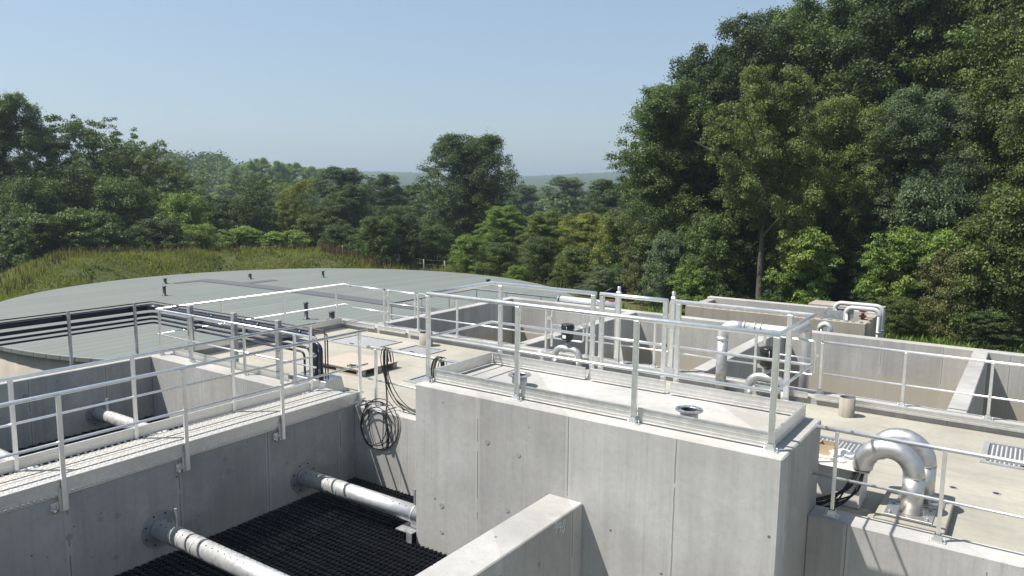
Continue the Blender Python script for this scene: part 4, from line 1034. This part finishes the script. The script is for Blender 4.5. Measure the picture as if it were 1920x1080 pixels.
for _ in range(7000):
    th = R.uniform(105, 210); r = R.uniform(12.4, 15.8); x = TC.x+r*math.cos(math.radians(th)); y = TC.y+r*math.sin(math.radians(th))
    if mn.noise(Vector((x*.45, y*.45, 4))) > -.05 and mn.noise(Vector((x*.9, y*.9, 8))) > -.1: wd.append((x, y, R.uniform(.5, 1.2)))
blades('bank_weeds', 'dark leafy weeds on the bare inner slope of the mound', wd, 'mid', .10, .26, .05, 1.1, 12, 'weeds')
blades('dry_weeds', 'reddish brown dry weed stalks along the mound crest', dry, 'dry', .35, .75, .03, .25, 8, 'weeds')
sp = []
for _ in range(30000):
    px = R.uniform(1080, 1960); D = R.uniform(24, 37); b = bearing(px, D); sp.append((b.x, b.y, R.uniform(.6, 1.5)))
blades('weed_strip', 'bright low weeds at the foot of the right wood', sp, 'bright', .12, .32, .04, .7, 9, 'weeds')
sp = []
for _ in range(9000):
    px = R.uniform(660, 1120); D = R.uniform(44, 60); b = bearing(px, D); sp.append((b.x, b.y, R.uniform(.6, 1.4)))
blades('meadow_grass', 'long dry grass along the wire fence behind the round tank', sp, 'grass', .2, .5, .03, .4, 10)

# fences
b0 = bearing(-60, 47); b1 = bearing(29, 47); zf = bearing(29, 47, 512).z; zt = bearing(29, 47, 487).z
t = thing('fence_panel', 'grey wire mesh fence panel at the left picture edge', 'fence', (b1.x, b1.y, zf-.6))
def lerp(a, b, k): return (a.x+(b.x-a.x)*k, a.y+(b.y-a.y)*k)
m = MB()
p, q = lerp(b0, b1, 0), lerp(b0, b1, 1)
m.tube([(*p, zf-.5), (*p, zt), (*q, zt), (*q, zf-.5), (*p, zf-.5)], .03, 8); m.build('panel_frame', M['galv'], t)
m = MB()
for k in np.linspace(.03, .97, 30): m.tube([(*lerp(b0, b1, k), zf-.5), (*lerp(b0, b1, k), zt)], .006, 4)
for z in (.2, .5): m.tube([(*p, zt-z), (*q, zt-z)], .006, 4)
m.build('wire_mesh', M['galv'], t)
bp = bearing(32, 47); MB().tube([(bp.x, bp.y, zf-.6), (bp.x, bp.y, zt-.05)], .045, 8).build('post', M['galv'], t)
t = thing('wire_fence', 'low wire fence with pale posts behind the round tank', 'fence', tuple(bearing(795, 51))[:2]+(-2.4,))
pp = [bearing(px, D) for px, D in ((640, 53), (694, 52.5), (745, 52), (796, 51.5), (838, 51), (900, 51), (960, 51))]
for v, lean in zip(pp, (0, .02, .05, -.06, -.12, 0, 0)):
    z = gz(v.x, v.y); MB().tube([(v.x, v.y, z-.3), (v.x+lean, v.y+lean, z+.95)], .045, 8).build('fence_post', M['post'], t)
m = MB()
for k in (.3, .6, .9): m.tube([(v.x, v.y, gz(v.x, v.y)+k) for v in pp], .003, 4)
m.build('fence_wire', M['galv'], t)

# ------------------------------------------------------------------ light, sky, haze
SUN = Vector((-.46, -.38, 1.)).normalized()
ld = bpy.data.lights.new('sun', 'SUN'); lo = bpy.data.objects.new('sun', ld); COL.objects.link(lo)
ld.energy = 4.8; ld.angle = math.radians(.53); ld.color = (1, .955, .89)
lo.rotation_euler = SUN.to_track_quat('Z', 'Y').to_euler(); lo.location = (-20, -12, 40)
w = bpy.data.worlds.new('World'); sc.world = w; w.use_nodes = True
nt = w.node_tree; nt.nodes.clear()
sky = nt.nodes.new('ShaderNodeTexSky'); sky.sky_type = 'NISHITA'; sky.sun_disc = False
sky.sun_elevation = math.asin(SUN.z); sky.sun_rotation = math.atan2(SUN.x, SUN.y)
sky.altitude = 50; sky.air_density = 1.0; sky.dust_density = 1.2; sky.ozone_density = 2.0
bg = nt.nodes.new('ShaderNodeBackground'); bg.inputs[1].default_value = .108
ow = nt.nodes.new('ShaderNodeOutputWorld'); nt.links.new(mixc(nt, .55, sky.outputs[0], (2.15, 2.75, 3.3)), bg.inputs[0]); nt.links.new(bg.outputs[0], ow.inputs[0])
HAZE = .0006
if HAZE:
    o = MB().box(-4500, -4500, -9, 4500, 4500, 60).build('haze', bpy.data.materials.new('haze_air')); tag(o, 'thin summer haze in the air', 'haze', kind='stuff')
    m = o.data.materials[0]; m.use_nodes = True; n2 = m.node_tree; n2.nodes.clear()
    v = n2.nodes.new('ShaderNodeVolumePrincipled'); v.inputs['Color'].default_value = (.60, .71, .83, 1); v.inputs['Density'].default_value = HAZE; v.inputs['Anisotropy'].default_value = .3
    oo = n2.nodes.new('ShaderNodeOutputMaterial'); n2.links.new(v.outputs[0], oo.inputs['Volume'])
sc.view_settings.view_transform = 'Standard'; sc.view_settings.look = 'None'; sc.view_settings.gamma = 1; sc.view_settings.exposure = 0.72
sc.cycles.max_bounces = 6; sc.cycles.diffuse_bounces = 3; sc.cycles.glossy_bounces = 3; sc.cycles.transparent_max_bounces = 6; sc.cycles.volume_bounces = 0
